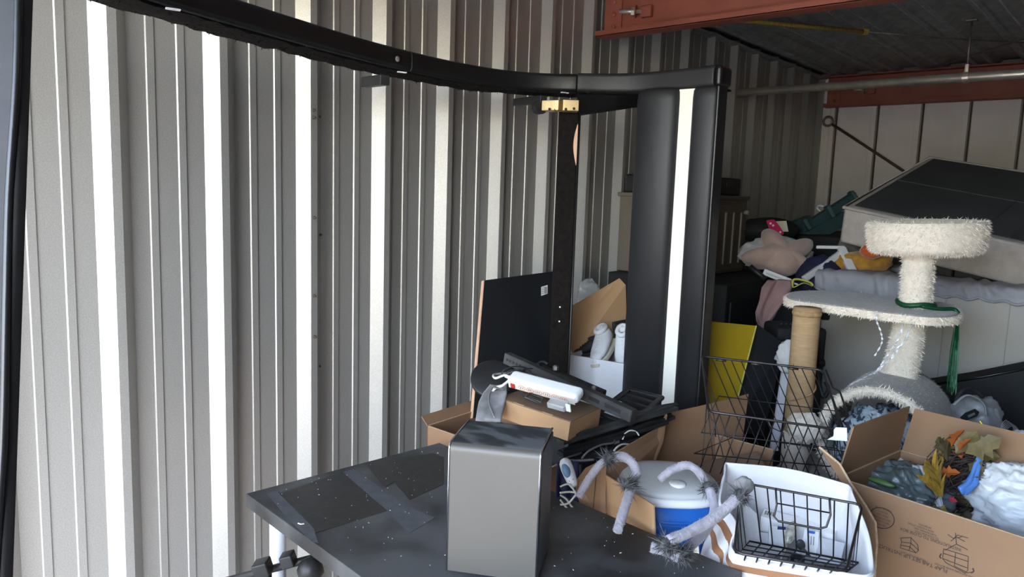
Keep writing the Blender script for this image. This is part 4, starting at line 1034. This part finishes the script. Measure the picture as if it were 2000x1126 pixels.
def shoe(label, c, d, up, L, m='shoe_white', tilt=0):
    d = V(d).normalized(); s = V(up).cross(d).normalized(); u = d.cross(s).normalized()
    t = thing('sneaker', label, 'shoe', c, 'shoes in the white carton')
    def sec(x):     # half width, height, base
        return (.20*(1-.55*max(0, x-.7)/.3)**.6*(.82+.18*math.sin(math.pi*x)), .62-.36*min(1, max(0, (x-.15)/.6))-.12*max(0, (x-.85)/.15))
    mb = MB(); nx, na = 16, 18; vs = []; fs = []
    for i in range(nx+1):
        x = i/nx; hw, h = sec(x); e = .15 if i in (0, nx) else 1
        for k in range(na):
            a = 2*math.pi*k/na; vs.append(c+d*((x-.5)*L)+s*(math.cos(a)*hw*L*e)+u*((.10+h*.5*(1+math.sin(a)*e))*L*.75))
    for i in range(nx):
        for k in range(na): l = (k+1) % na; fs.append((i*na+k, i*na+l, (i+1)*na+l, (i+1)*na+k))
    fs += [tuple(range(na-1, -1, -1)), tuple(range(nx*na, (nx+1)*na))]
    mb.add(vs, fs).build('upper', m, t, smooth=True)
    out = [c+d*((x-.5)*L*1.06)+s*(sg*sec(x)[0]*L*1.08) for sg, xs in ((1, [i/12 for i in range(13)]), (-1, [1-i/12 for i in range(13)])) for x in xs]
    MB().slab(out, u*(.10*L)).build('sole', 'shoe_sole' if m == 'shoe_white' else m, t, bevel=.003)
    MB().tube([c-d*(L*.32)+d*(.16*L*math.cos(a))+s*(.11*L*math.sin(a))+u*(.50*L) for a in [i*2*math.pi/16 for i in range(16)]], .012*L/.2, 6, True).build('collar', m, t, smooth=True)
    MB().slab([c-d*(L*.32)+d*(.14*L*math.cos(a))+s*(.095*L*math.sin(a))+u*(.49*L) for a in [i*2*math.pi/16 for i in range(16)]], u*.002).build('opening_shade', 'plush_grey', t)  # dark disc standing in for the shade inside the shoe opening
    for k in range(4):
        x = .42+k*.09; h = .75*L*(.10+sec(x)[1])+.002
        MB().tube([c+d*((x-.5)*L)-s*(.09*L)+u*(h-.012), c+d*((x-.5)*L)+u*h, c+d*((x-.5)*L)+s*(.09*L)+u*(h-.012)], .0022, 6).build('lace', m, t, smooth=True)
    return t
shoe('white sneaker lying tilted nearest the left in the white carton', W(1180, 693, 2.83), -RGT*.35-FWD*.7-UP*.35, UP*.75-RGT*.42-FWD*.25, .17)
shoe('white sneaker half hidden behind the padded column', W(1222, 696, 2.80), -RGT*.15-FWD*.75-UP*.5, UP*.6-RGT*.3-FWD*.6, .17)
shoe('black shoe lying behind the white sneaker', W(1148, 692, 2.92), -RGT*.8-UP*.2, UP, .12, 'matteblack')
bh = thing('bent_bracket', 'black plastic bent bracket sticking up behind the padded column', 'bracket', W(1205, 690, 2.93))
MB().tube([W(1225, 627, 2.96), W(1199, 631, 2.94), W(1203, 662, 2.93)], .009, 8).build('grip', 'blackplastic', bh, smooth=False)
tag(MB().blob(W(1150, 575, 3.06), (.045, .02, .06), RGT, FWD, 6, .2, 2.2, 28, 18, True).build('clear_bag', 'clear', None, smooth=True), 'thin clear plastic bag bunched behind the brown flap of the white carton', 'bag')

# ================================================================== CAT TREE
F0 = W(1708, 866, 2.42); tax = (FWD*.74+RGT*.55).normalized(); TLn = .40; R0 = .186
ZB = F0.z-R0-.022
tote = thing('storage_tote', 'dark grey lidded storage tote on the floor under the cat tree', 'tote', V((1.56, 2.72, 0)))
rbox((1.56, 2.72, (ZB-.04)/2+.01), (.80, .56, ZB-.06)).build('tub', 'matteblack', tote, bevel=.02, seg=3)
rbox((1.56, 2.72, ZB-.0185), (.84, .60, .035)).build('lid', 'blackplastic', tote, bevel=.01, seg=2)
ctr = thing('cat_tree', 'cream plush cat tree with round bed, oval platform and tunnel', 'cat tree', V((1.5, 2.6, ZB)))
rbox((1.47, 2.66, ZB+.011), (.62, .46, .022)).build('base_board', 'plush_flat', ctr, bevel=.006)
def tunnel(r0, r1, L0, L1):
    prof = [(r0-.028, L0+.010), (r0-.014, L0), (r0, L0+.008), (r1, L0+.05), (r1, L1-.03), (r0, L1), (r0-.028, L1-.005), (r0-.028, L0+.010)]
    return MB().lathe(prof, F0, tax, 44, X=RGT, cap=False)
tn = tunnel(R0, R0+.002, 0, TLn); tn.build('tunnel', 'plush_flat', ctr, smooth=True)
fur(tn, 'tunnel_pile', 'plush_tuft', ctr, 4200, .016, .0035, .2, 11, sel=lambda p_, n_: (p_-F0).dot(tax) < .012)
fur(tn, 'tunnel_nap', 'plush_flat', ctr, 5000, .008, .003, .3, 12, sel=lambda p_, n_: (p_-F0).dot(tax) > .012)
rim_ = MB().lathe([(R0-.028, .008), (R0-.014, -.003), (R0+.001, .006), (R0-.014, .02), (R0-.028, .008)], F0, tax, 44, X=RGT, cap=False); rim_.build('tunnel_rim', 'plush', ctr, smooth=True)
def post(px0, py0, px1, py1, d, r0, r1, name, m, pile=True, n=2600):
    a, b = W(px0, py0, d), W(px1, py1, d); b = V((a.x, a.y, b.z)) if name == 'sisal_post' else b
    mb = MB(); k = 10; pts = [a+(b-a)*(i/k) for i in range(k+1)]; mb.tube(pts, [r0+(r1-r0)*i/k for i in range(k+1)], 22); mb.build(name, m, ctr, smooth=True)
    if pile: fur(mb, 'post_pile', 'plush_tuft', ctr, n, .012, .003, .3, int(px0))
    return a, b
post(1754, 745, 1779, 622, 2.62, .060, .048, 'lower_post', 'plush')
post(1787, 602, 1795, 488, 2.60, .050, .050, 'upper_post', 'plush')
a, b = post(1577, 600, 1556, 862, 2.60, .046, .046, 'sisal_post', 'sisal', False)
bot = V((a.x, a.y, ZB+.02)); MB().tube([b+UP*.02, bot], .048, 20).build('post_foot', 'plush', ctr, smooth=True)
MB().tube(smoothpath([V((a.x, a.y, a.z-.20-.13*(t/20)))+(RGT*math.cos(t*.32+2.6)-FWD*math.sin(t*.32+2.6))*.049 for t in range(21)], 2), .0035, 6).build('loose_rope', 'sisal_rope', ctr, smooth=True)
MB().lathe([(.047, 0), (.050, .01), (.047, .02)], V((a.x, a.y, a.z-.03)), UP, 20).build('rope_collar', 'sisal_rope', ctr, smooth=True)
ft = MB().blob(W(1572, 835, 2.50), (.06, .05, .05), RGT, FWD, 3, .25, 3, 26, 16); ft.build('torn_carpet', 'plush', ctr, smooth=True); fur(ft, 'torn_pile', 'plush_tuft', ctr, 900, .02, .004, .3, 71)
# platform
zp = W(1787, 600, 2.60).z
outl = [(1537, 576), (1543, 570), (1560, 567), (1600, 566), (1650, 568), (1700, 573), (1745, 580), (1790, 584), (1830, 588), (1862, 594), (1874, 604), (1870, 613), (1850, 617), (1810, 617), (1760, 612), (1710, 606), (1660, 599), (1600, 591), (1560, 586), (1542, 581)]
top = smoothpath([AZ(a, b, zp) for a, b in outl], 3, True); pc = sum(top, V((0, 0, 0)))/len(top)
mb = MB(); n_ = len(top); vs = []
for sc_, z in ((.97, 0), (1.0, -.006), (1.01, -.016), (1.0, -.028), (.96, -.034)): vs += [pc+(p_-pc)*sc_+UP*z for p_ in top]
fs = [tuple(range(n_))]+[(j*n_+i, j*n_+(i+1) % n_, (j+1)*n_+(i+1) % n_, (j+1)*n_+i) for j in range(4) for i in range(n_)]+[tuple(range(5*n_-1, 4*n_-1, -1))]
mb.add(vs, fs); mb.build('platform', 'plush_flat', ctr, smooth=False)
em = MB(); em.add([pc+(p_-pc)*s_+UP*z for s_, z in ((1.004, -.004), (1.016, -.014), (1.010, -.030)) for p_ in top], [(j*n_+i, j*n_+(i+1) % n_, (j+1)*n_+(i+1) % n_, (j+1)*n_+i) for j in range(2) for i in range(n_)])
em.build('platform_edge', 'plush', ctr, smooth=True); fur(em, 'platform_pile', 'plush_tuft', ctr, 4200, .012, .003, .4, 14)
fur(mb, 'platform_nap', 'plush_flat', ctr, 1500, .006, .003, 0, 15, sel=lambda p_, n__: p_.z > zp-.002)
# round bed
bc = W(1808, 460, 2.60); rB = .186
tilt_ = (UP+RGT*-.055).normalized(); dz = (W(1808, 440, 2.60)-bc).z
prof = [(.04, -.058), (rB*.90, -.056), (rB*.97, -.04), (rB, 0), (rB*1.01, .03), (rB*.985, .050), (rB*.95, .052), (rB*.90, .036), (rB*.5, .030), (.02, .030)]
bd_ = MB().lathe(prof, bc, tilt_, 48, X=RGT, cap=True); bd_.build('bed', 'plush', ctr, smooth=True)
fur(bd_, 'bed_pile', 'plush_tuft', ctr, 9000, .013, .0032, .35, 16)
# ribbons
rs_ = thing('silver_ribbon', 'shiny silver curling ribbon hanging from the platform over the tunnel', 'ribbon', W(1720, 700, 2.45))
for pts in ([(1713, 607, 2.47), (1712, 625, 2.45), (1721, 650, 2.45), (1722, 670, 2.45), (1708, 695, 2.44)], [(1770, 612, 2.48), (1757, 655, 2.47), (1735, 690, 2.46), (1715, 720, 2.45), (1704, 727, 2.44)],
            [(1795, 615, 2.48), (1765, 665, 2.47), (1745, 695, 2.46), (1722, 715, 2.45), (1706, 730, 2.44)], [(1706, 728, 2.44), (1685, 738, 2.42), (1660, 750, 2.40)], [(1703, 737, 2.43), (1680, 742, 2.41), (1658, 753, 2.39)], [(1760, 668, 2.47), (1738, 700, 2.46), (1712, 727, 2.44)]):
    P = smoothpath([W(*p_) for p_ in pts], 8); mb = MB(); n_ = len(P); vs = []
    for i, p_ in enumerate(P):
        a = i*.9; s_ = (RGT*math.cos(a)+FWD*math.sin(a))*.0032; vs += [p_-s_, p_+s_]
    mb.add(vs, [(2*i, 2*i+1, 2*i+3, 2*i+2) for i in range(n_-1)]); mb.build('strand', 'ribbon_silver', rs_, solid=.0003)
gt = thing('green_tinsel', 'dark green tinsel wound round the upper post and hanging off the platform', 'tinsel', W(1865, 700, 2.55)); rnd = random.Random(3)
base_ = W(1788, 599, 2.60)
MB().tube([V((base_.x, base_.y, zp+.014))+RGT*(.060*math.cos(a))+FWD*(.060*math.sin(a))+UP*(.004*math.sin(3*a)) for a in [i*2*math.pi/24 for i in range(24)]], .006, 6, True, flat=1.6).build('loop', 'tinsel_green', gt, smooth=True)
MB().tube(smoothpath([W(1800, 598, 2.54), W(1835, 603, 2.54), W(1862, 603, 2.54), W(1872, 612, 2.53)], 4), .007, 6).build('tail', 'tinsel_green', gt, smooth=True)
sm = MB()
for k in range(70):
    x0 = 1870+rnd.uniform(-3, 4); x1 = 1858+rnd.uniform(-9, 11); y1 = 760+rnd.uniform(-28, 12)
    sm.tube([W(x0, 612, 2.53+rnd.uniform(-.01, .01)), W((x0*.45+x1*.55)+rnd.uniform(-3, 3), 685, 2.53), W(x1, y1, 2.52)], .0010, 3)
tag(sm.build('strands', 'tinsel_green', gt), kind='stuff')
# patterned cloth in the tunnel
tag(MB().blob(F0+tax*.16-UP*.045, (.15, .16, .115), tax.cross(UP), tax, 9, .24, 3.4, 44, 28, True).build('patterned_cloth', 'bluepattern', None, smooth=True), 'blue and white patterned cloth stuffed into the cat tree tunnel', 'cloth')
tag(sheet_rows([(1696, 1722, 800, 2.30), (1702, 1722, 822, 2.28), (1704, 1720, 850, 2.27), (1704, 1718, 880, 2.26)], 8, 4, .005, 5).build('patterned_cloth', 'bluepattern', None, smooth=True, solid=.002), 'end of blue patterned cloth hanging between the two carton flaps', 'cloth')

# ================================================================== MATTRESS, BOX SPRING, BACK PILE
my = 3.50; mx0, mx1 = AY(1600, 545, my).x, 2.95; mz = AY(1700, 540, my).z
ms = thing('mattress', 'cream mattress standing on its edge in a grey fitted sheet behind the cat tree', 'mattress', V(((mx0+mx1)/2, my+.1, 0)))
rbox(((mx0+mx1)/2, my+.11, mz/2+.005), (mx1-mx0, .21, mz-.01)).build('mattress_body', 'mattress_face', ms, bevel=.035, seg=4)
for px in (1840, 1966):
    q = AY(px, 650, my-.002); MB().tube([V((q.x, my-.001, .05)), V((q.x, my-.001, mz-.05))], .0022, 6).build('quilt_seam', 'mattress_face', ms)
def shfn(u, v):
    x = mx0-.012+u*(mx1-mx0+.024); d = .055+.10*math.exp(-((u-.10)/.075)**2)+.006*math.sin(u*150)
    w_ = .016*noise.noise(V((u*60+v*6, v*3, 4)))+.008*math.sin(u*150+v*5+3*math.sin(u*40))
    if v < .6: k = v/.6; return V((x, my-.012-w_-.004, mz+.006-d*(1-k)))
    k = (v-.6)/.4; return V((x, my-.012+.25*k, mz+.012+.5*w_))
MB().grid(shfn, 220, 12).build('fitted_sheet', 'sheetgrey', ms, smooth=True, solid=.003)
MB().tube([shfn(i/160, 0)+V((0, -.003, 0)) for i in range(161)], .005, 6).build('sheet_elastic', 'sheetgrey', ms, smooth=True)
# box spring, black underside up, sloping down to the mattress
L_, T_, Rr = V((.985, 3.673, 1.475)), V((1.109, 4.636, 1.76)), V((1.713, 3.62, 1.347))
bu_ = (Rr-L_).normalized()*1.88; bv_ = (T_-L_); bnm = bu_.cross(bv_).normalized(); TH = .185
bs = thing('box_spring', 'box spring leaning tilted on the pile, black underside facing up, stained white sides', 'box spring', L_-bnm*TH)
mb = MB(); mb.slab([L_, L_+bu_, L_+bu_+bv_, L_+bv_], -bnm*TH); mb.build('frame_body', 'ticking', bs, bevel=.018, seg=3)
ins_ = .035; e1, e2 = bu_.normalized()*ins_, bv_.normalized()*ins_
MB().slab([L_+e1+e2, L_+bu_-e1+e2, L_+bu_+bv_-e1-e2, L_+bv_+e1-e2], bnm*.004).build('dust_cover', 'boxspring_black', bs)
for u in (.30, .36, .62):
    MB().tube([L_+bu_*u+e2+bnm*.005, L_+bu_*u+bv_-e2+bnm*.005], .003, 6).build('slat_ridge', 'boxspring_black', bs)
MB().tube([L_+bv_*.5+e1+bnm*.005, L_+bv_*.5+bu_-e1+bnm*.005], .003, 6).build('slat_ridge', 'boxspring_black', bs)
for k, q in enumerate(([L_, L_+bu_, L_+bu_+bv_, L_+bv_],)): MB().tube([p_-bnm*.004 for p_ in q], .008, 8, True).build('welt', 'ticking', bs, smooth=True)
# dark case at right, before the mattress
dk = thing('fabric_footlocker', 'black fabric footlocker slanting across the foot of the mattress at the right edge', 'footlocker', W(1930, 880, 3.0))
tpq = [W(1826, 749, 2.98), W(1920, 735, 2.87), W(2060, 708, 2.74)]
MB().slab(tpq+[V((p_.x, p_.y, .02)) for p_ in reversed(tpq)], FWD*.09).build('shell', 'navy' if False else 'matteblack', dk, bevel=.012)
MB().tube([p_-FWD*.002 for p_ in tpq], .006, 6).build('piping', 'vinyl', dk, smooth=True)
# grey plastic package with straps
gk = thing('plastic_package', 'grey see-through plastic package with black label between the tunnel and the black footlocker', 'package', W(1910, 860, 2.6))
MB().blob(W(1905, 820, 2.58), (.085, .07, .085), RGT, FWD, 14, .14, 2.4, 44, 28, True).build('package_body', 'bag_grey', gk, smooth=True)
MB().slab([W(1886, 806, 2.475), W(1905, 798, 2.475), W(1913, 804, 2.475), W(1909, 812, 2.475), W(1882, 823, 2.475), W(1876, 815, 2.475)], FWD*.003).build('label_tag', 'matteblack', gk)
MB().slab([W(1890, 811, 2.47), W(1903, 805, 2.47), W(1905, 809, 2.47), W(1892, 815, 2.47)], FWD*.001).build('barcode', 'zip_grey', gk)
for i in range(3): MB().slab([W(1896+i*5, 832-i*2, 2.475), W(1899+i*5, 831-i*2, 2.475), W(1900+i*5, 836-i*2, 2.475), W(1897+i*5, 837-i*2, 2.475)], FWD*.001).build('print_mark', 'matteblack', gk)
MB().tube(smoothpath([W(1862, 790, 2.5), W(1885, 772, 2.5), W(1905, 775, 2.5), W(1922, 790, 2.5), W(1926, 812, 2.49)], 5), .006, 8, flat=.4).build('strap', 'bag_grey', gk, smooth=True)
rbox(W(1942, 812, 2.52), (.035, .012, .05), (RGT+UP*.4), FWD).build('buckle', 'bag_grey', gk, bevel=.006)
MB().tube(smoothpath([W(1868, 782, 2.52), W(1880, 762, 2.52), W(1900, 758, 2.53), (W(1920, 775, 2.53))], 5), .008, 8).build('black_strap', 'matteblack', gk, smooth=True)
for k in range(6):
    MB().tube(smoothpath([W(1955+k*2, 835+k, 2.5), W(1965+k*3, 820+k*2, 2.5), W(1980+k*2, 838+k, 2.5), W(1962+k*3, 848, 2.49)], 4, True), .0016, 5, True).build('cable_loop', 'zip_grey', gk, smooth=True)
gs = thing('glitter_stick', 'gold glitter stick poking up behind the garland', 'stick', W(1936, 860, 2.36))
MB().tube([W(1921, 832, 2.38), W(1934, 852, 2.36), W(1938, 862, 2.35)], [.004, .008, .007], 8).build('glitter_tip', 'gold_glitter', gs)
MB().tube([W(1914, 822, 2.39), W(1921, 832, 2.38)], .003, 6).build('tip', 'gold_glitter', gs)

# yellow board and black boards
yb = thing('yellow_board', 'bright yellow board leaning beside the black padded column', 'board', W(1420, 790, 2.8))
yp = [W(1384, 627, 2.80), W(1477, 636, 2.84), W(1435, 800, 2.74), W(1365, 795, 2.70)]
MB().slab(yp, FWD*.006).build('face', 'yellow_board', yb)
MB().tube([yp[1], yp[2]], .003, 6).build('edge', 'lime', yb)
kb = MB().slab([W(1478, 632, 2.88), W(1534, 672, 2.86), W(1490, 850, 2.78), W(1430, 840, 2.76)], FWD*.01).build('black_sheet', 'panelblack', None)
tag(kb, 'black board leaning behind the yellow board', 'board')
# rolling suitcase beside the sisal post
sk_ = thing('rolling_suitcase', 'black rolling suitcase upright behind the sisal post', 'suitcase', V((W(1555, 800, 3.05).x, W(1555, 800, 3.05).y, 0)))
sq = W(1545, 720, 3.08); rbox(V((sq.x, sq.y, .50)), (.20, .18, .98), RGT, FWD).build('shell', 'matteblack', sk_, bevel=.015)
MB().tube([W(1599, 606, 2.98), W(1594, 712, 2.98)], .011, 10).build('side_rail', 'blackplastic', sk_, smooth=True)
for px, py in ((1612, 617), (1603, 708)):
    MB().lathe([(.016, -.012), (.016, .012)], W(px, py, 2.97), RGT, 12).build('wheel', 'blackplastic', sk_)
MB().tube(smoothpath([W(1597, 722, 2.95), W(1600, 745, 2.95), W(1608, 775, 2.94), W(1618, 760, 2.93), W(1612, 745, 2.93)], 5), .008, 8).build('strap_handle', 'blackplastic', sk_, smooth=True)
for r_ in range(3):
    for k in range(5): rbox(W(1526+k*9-r_*4, 632+r_*14, 2.955), (.006, .002, .006), (RGT+UP), FWD).build('stud', 'blackmetal_dust', sk_)
tag(MB().blob(W(1552, 695, 2.80), (.065, .03, .065), RGT, FWD, 31, .2, 2.2, 40, 24, True).build('white_cloth', 'whitecloth', None, smooth=True), 'crumpled pale grey cloth behind the sisal post', 'cloth')
# light grey strip of metal by the post
tag(MB().slab([W(1528, 728, 2.45), W(1540, 730, 2.45), W(1520, 880, 2.38), W(1505, 880, 2.38)], FWD*.012).build('grey_plank', 'sheetgrey', None), 'narrow grey plank standing inside the large wire basket', 'plank')
# dresser, cabinet and box in the far corner
dr = thing('black_dresser', 'black dresser standing in the dark corner under the beige cabinet', 'dresser', V((.36, 3.5, 0)))
rbox((.37, 3.52, .555), (.64, .80, 1.11)).build('carcass', 'matteblack', dr, bevel=.006)
for k in range(3):
    dw = rbox((.696, 3.52, .22+k*.33), (.012, .74, .30)).build('drawer', 'panelblack', dr, bevel=.003)
    rbox((.71, 3.52, .25+k*.33), (.016, .14, .012)).build('handle', 'steel_dull', dw)
cbn = thing('beige_cabinet', 'brown-beige plastic storage cabinet on the black dresser in the corner', 'cabinet', V((.25, 3.5, 1.11)))
ch = W(1440, 388, 3.95).z-1.112
rbox((.25, 3.5, 1.112+ch/2), (.40, .62, ch)).build('carcass', 'beigeplastic', cbn, bevel=.008)
dr2 = rbox((.453, 3.5, 1.112+ch/2-.01), (.012, .58, ch-.05)).build('door', 'beigeplastic', cbn, bevel=.003)
for k in range(6): rbox((.461, 3.27+k*.09, 1.112+ch/2-.01), (.010, .012, ch-.12)).build('groove', 'beige_light', dr2, bevel=.003)
rbox((.25, 3.5, 1.112+ch+.004), (.42, .64, .02)).build('top', 'beigeplastic', cbn, bevel=.005)
MB().lathe([(.010, 0), (.014, .02), (.008, .026)], V((.460, 3.755, 1.112+ch-.07)), V((1, 0, 0)), 14).build('knob', 'beige_light', dr2, smooth=True)
bz = thing('black_box', 'small black plastic case on top of the beige cabinet', 'case', V((.25, 3.5, 1.112+ch+.015)))
rbox((.25, 3.48, 1.112+ch+.015+.045), (.36, .56, .09)).build('case_body', 'blackplastic', bz, bevel=.010)
rbox((.434, 3.62, 1.112+ch+.07), (.006, .08, .022)).build('latch', 'blackmetal_dust', bz, bevel=.002)
# support for soft things: black storage box pile
blk = thing('black_crate', 'large black crate between the dresser and the mattress, loaded with soft toys', 'crate', V((.86, 3.78, 0)))
rbox((.81, 3.86, .53), (.26, .62, 1.06)).build('crate_body', 'matteblack', blk, bevel=.01)
rbox((.81, 3.86, 1.07), (.28, .64, .03)).build('crate_lid', 'matteblack', blk, bevel=.006)
nb = MB().blob(W(1600, 540, 3.52), (.11, .07, .10), RGT, FWD, 8, .12, 2, 32, 20).build('navy_bag', 'navy', None, smooth=True); tag(nb, 'dark navy cloth bag below the white angled stand', 'bag')
tag(MB().blob(W(1515, 495, 3.70), (.17, .07, .075), RGT, FWD, 16, .18, 2.4, 48, 28, True).build('white_sheet', 'whitecloth', None, smooth=True), 'crumpled white sheet behind the star-shaped pillow', 'sheet')
# star pillow
sc0 = W(1528, 505, 3.58); sU = (UP*.62-FWD*.10).normalized(); nS = (UP*.66-FWD*.75).normalized(); sX = (RGT+UP*.02).normalized(); sY = nS.cross(sX).normalized(); RS = .20
mb = MB(); n_ = 90; rings = 14
def srad(t):
    k = .5+.5*math.cos(5*(t-math.pi*.99)); lo = max(0, -math.sin(t)-.15); return .50+.50*k**1.4*(1-min(1, lo*1.6))
vs = []; fs = []
for side in (1, -1):
    for j in range(rings+1):
        rho = j/rings
        for i in range(n_):
            t = 2*math.pi*i/n_; rr_ = srad(t)*RS*rho; hgt = .078*(1-rho**2.4)**.6
            vs.append(sc0+sX*(rr_*math.cos(t))+sY*(rr_*math.sin(t)*.92)+nS*(side*hgt))
o_ = (rings+1)*n_
for s_ in (0, o_):
    for j in range(rings):
        for i in range(n_): l = (i+1) % n_; fs.append((s_+j*n_+i, s_+j*n_+l, s_+(j+1)*n_+l, s_+(j+1)*n_+i))
mb.add(vs, fs); tag(mb.build('star_pillow', 'star', None, smooth=True), 'dusty pink star-shaped plush pillow on the white sheet', 'pillow')
# white plastic frame
wf_ = thing('plastic_stand', 'white plastic angled stand beside the star-shaped pillow', 'stand', W(1640, 540, 3.5))
def fbar(a, b, wd, th, name='bar', t=wf_, m='white_frame'):
    a, b = W(*a), W(*b); ax = (b-a).normalized(); n = -FWD; sd = ax.cross(n).normalized()
    return rbox((a+b)/2, ((b-a).length, wd, th), ax, sd).build(name, m, t, bevel=.004)
fbar((1570, 545, 3.42), (1648, 490, 3.52), .030, .022); fbar((1643, 484, 3.52), (1673, 546, 3.40), .038, .020); fbar((1594, 482, 3.60), (1650, 483, 3.55), .016, .02)
fbar((1492, 530, 3.45), (1545, 551, 3.38), .030, .022); fbar((1496, 533, 3.43), (1560, 556, 3.36), .008, .012, 'rim')
bb_ = tag(MB().tube([W(1465, 520, 3.46), W(1495, 545, 3.42)], .012, 10).build('black_tube', 'blackplastic', None, smooth=True), 'short black tube under the star-shaped pillow', 'tube')
# pink cloth
tag(sheet_rows([(1500, 1542, 546, 3.36), (1488, 1546, 562, 3.33), (1482, 1538, 585, 3.31), (1474, 1520, 608, 3.29), (1476, 1508, 626, 3.28), (1486, 1496, 642, 3.27)], 22, 5, .012, 3, 9).build('pink_cloth', 'pinkcloth', None, smooth=True, solid=.003), 'dusty pink cloth hanging down below the white angled stand', 'cloth')
tag(MB().tube(smoothpath([W(1548, 558, 3.34), W(1550, 546, 3.34), W(1565, 546, 3.33), W(1583, 552, 3.32), W(1586, 558, 3.32), W(1570, 552, 3.32), W(1552, 560, 3.33)], 4, True), .006, 6, True, flat=.4).build('lime_band', 'lime', None, smooth=True), 'lime yellow strap loop over the end of the platform', 'strap')
# plush toys on the mattress
go = thing('plush_toy', 'golden plush toy with orange beak lying on the sheet beside the white angled stand', 'plush toy', W(1690, 530, 3.55))
MB().blob(W(1685, 512, 3.50), (.135, .05, .05), RGT, FWD, 5, .15, 2.5, 36, 20).build('body', 'plush_gold', go, smooth=True)
MB().blob(W(1725, 503, 3.48), (.045, .03, .06), RGT, FWD, 6, .15, 2.5, 24, 16).build('arm', 'plush_gold', go, smooth=True)
MB().blob(W(1703, 490, 3.40), (.055, .035, .036), RGT, FWD, 7, .15, 2.0, 26, 16).build('beak', 'plush_orange', go, smooth=True)
tag(MB().blob(W(1662, 480, 3.72), (.06, .04, .075), RGT, FWD, 9, .12, 2.5, 26, 16).build('grey_toy', 'plush_grey', None, smooth=True), 'small grey plush toy under the left corner of the box spring', 'plush toy')
tag(MB().blob(W(1775, 530, 3.62), (.12, .05, .035), RGT, FWD, 13, .2, 2.4, 36, 20, True).build('folded_sheet', 'sheetgrey', None, smooth=True), 'folded grey cloth on the mattress behind the upper post', 'cloth')
# polka dot cloth with card
pk = thing('polka_dot_cloth', 'hot pink cloth with white polka dots above the star-shaped pillow', 'cloth', W(1515, 460, 3.85))
pkp = [W(1497, 430, 3.86), W(1512, 428, 3.86), W(1522, 440, 3.85), W(1532, 456, 3.84), W(1520, 464, 3.84), W(1512, 460, 3.84), W(1502, 446, 3.85)]
MB().slab(pkp, FWD*.006).build('fabric', 'hotpink', pk, bevel=.002, seg=1)
for a, b in ((1510, 440), (1512, 452), (1524, 453), (1505, 436)): MB().lathe([(.006, 0), (.006, .001)], W(a, b, 3.838), -FWD, 10).build('dot', 'paper_white', pk)
tag(MB().slab([W(1514, 432, 3.88), W(1536, 431, 3.88), W(1540, 452, 3.87), W(1528, 452, 3.87)], FWD*.004).build('cream_card', 'tag', None), 'cream card beside the pink polka dot cloth', 'card')
tag(MB().blob(W(1500, 450, 3.98), (.16, .10, .07), RGT, FWD, 19, .12, 2, 32, 20).build('black_bag', 'matteblack', None, smooth=True), 'black bag heaped behind the pink polka dot cloth', 'bag')
# teal rail
tl = thing('teal_rail', 'dark teal plastic rail sloping up to the box spring corner', 'rail', W(1600, 430, 4.3))
def tbar(a, b, wd, th, name): return fbar(a, b, wd, th, name, tl, 'teal')
tbar((1562, 452, 4.22), (1668, 384, 4.42), .055, .05, 'beam'); tbar((1540, 446, 4.18), (1580, 430, 4.26), .06, .05, 'beam')
tbar((1575, 466, 4.20), (1650, 425, 4.36), .08, .04, 'lower_panel')
for a, b in (((1614, 402, 4.28), (1626, 424, 4.28)), ((1568, 428, 4.2), (1580, 448, 4.2)), ((1660, 374, 4.4), (1674, 392, 4.4))): tbar(a, b, .022, .06, 'collar')
MB().tube(smoothpath([W(1602, 412, 4.3), W(1596, 406, 4.3), W(1600, 401, 4.3), W(1608, 403, 4.3)], 4), .006, 6).build('hook', 'white_frame', tl, smooth=True)
tag(rbox((.62, 4.62, .66), (.42, .9, 1.30)).build('black_wardrobe_box', 'matteblack', None, bevel=.01), 'tall black box in the back corner behind the soft toys', 'box')
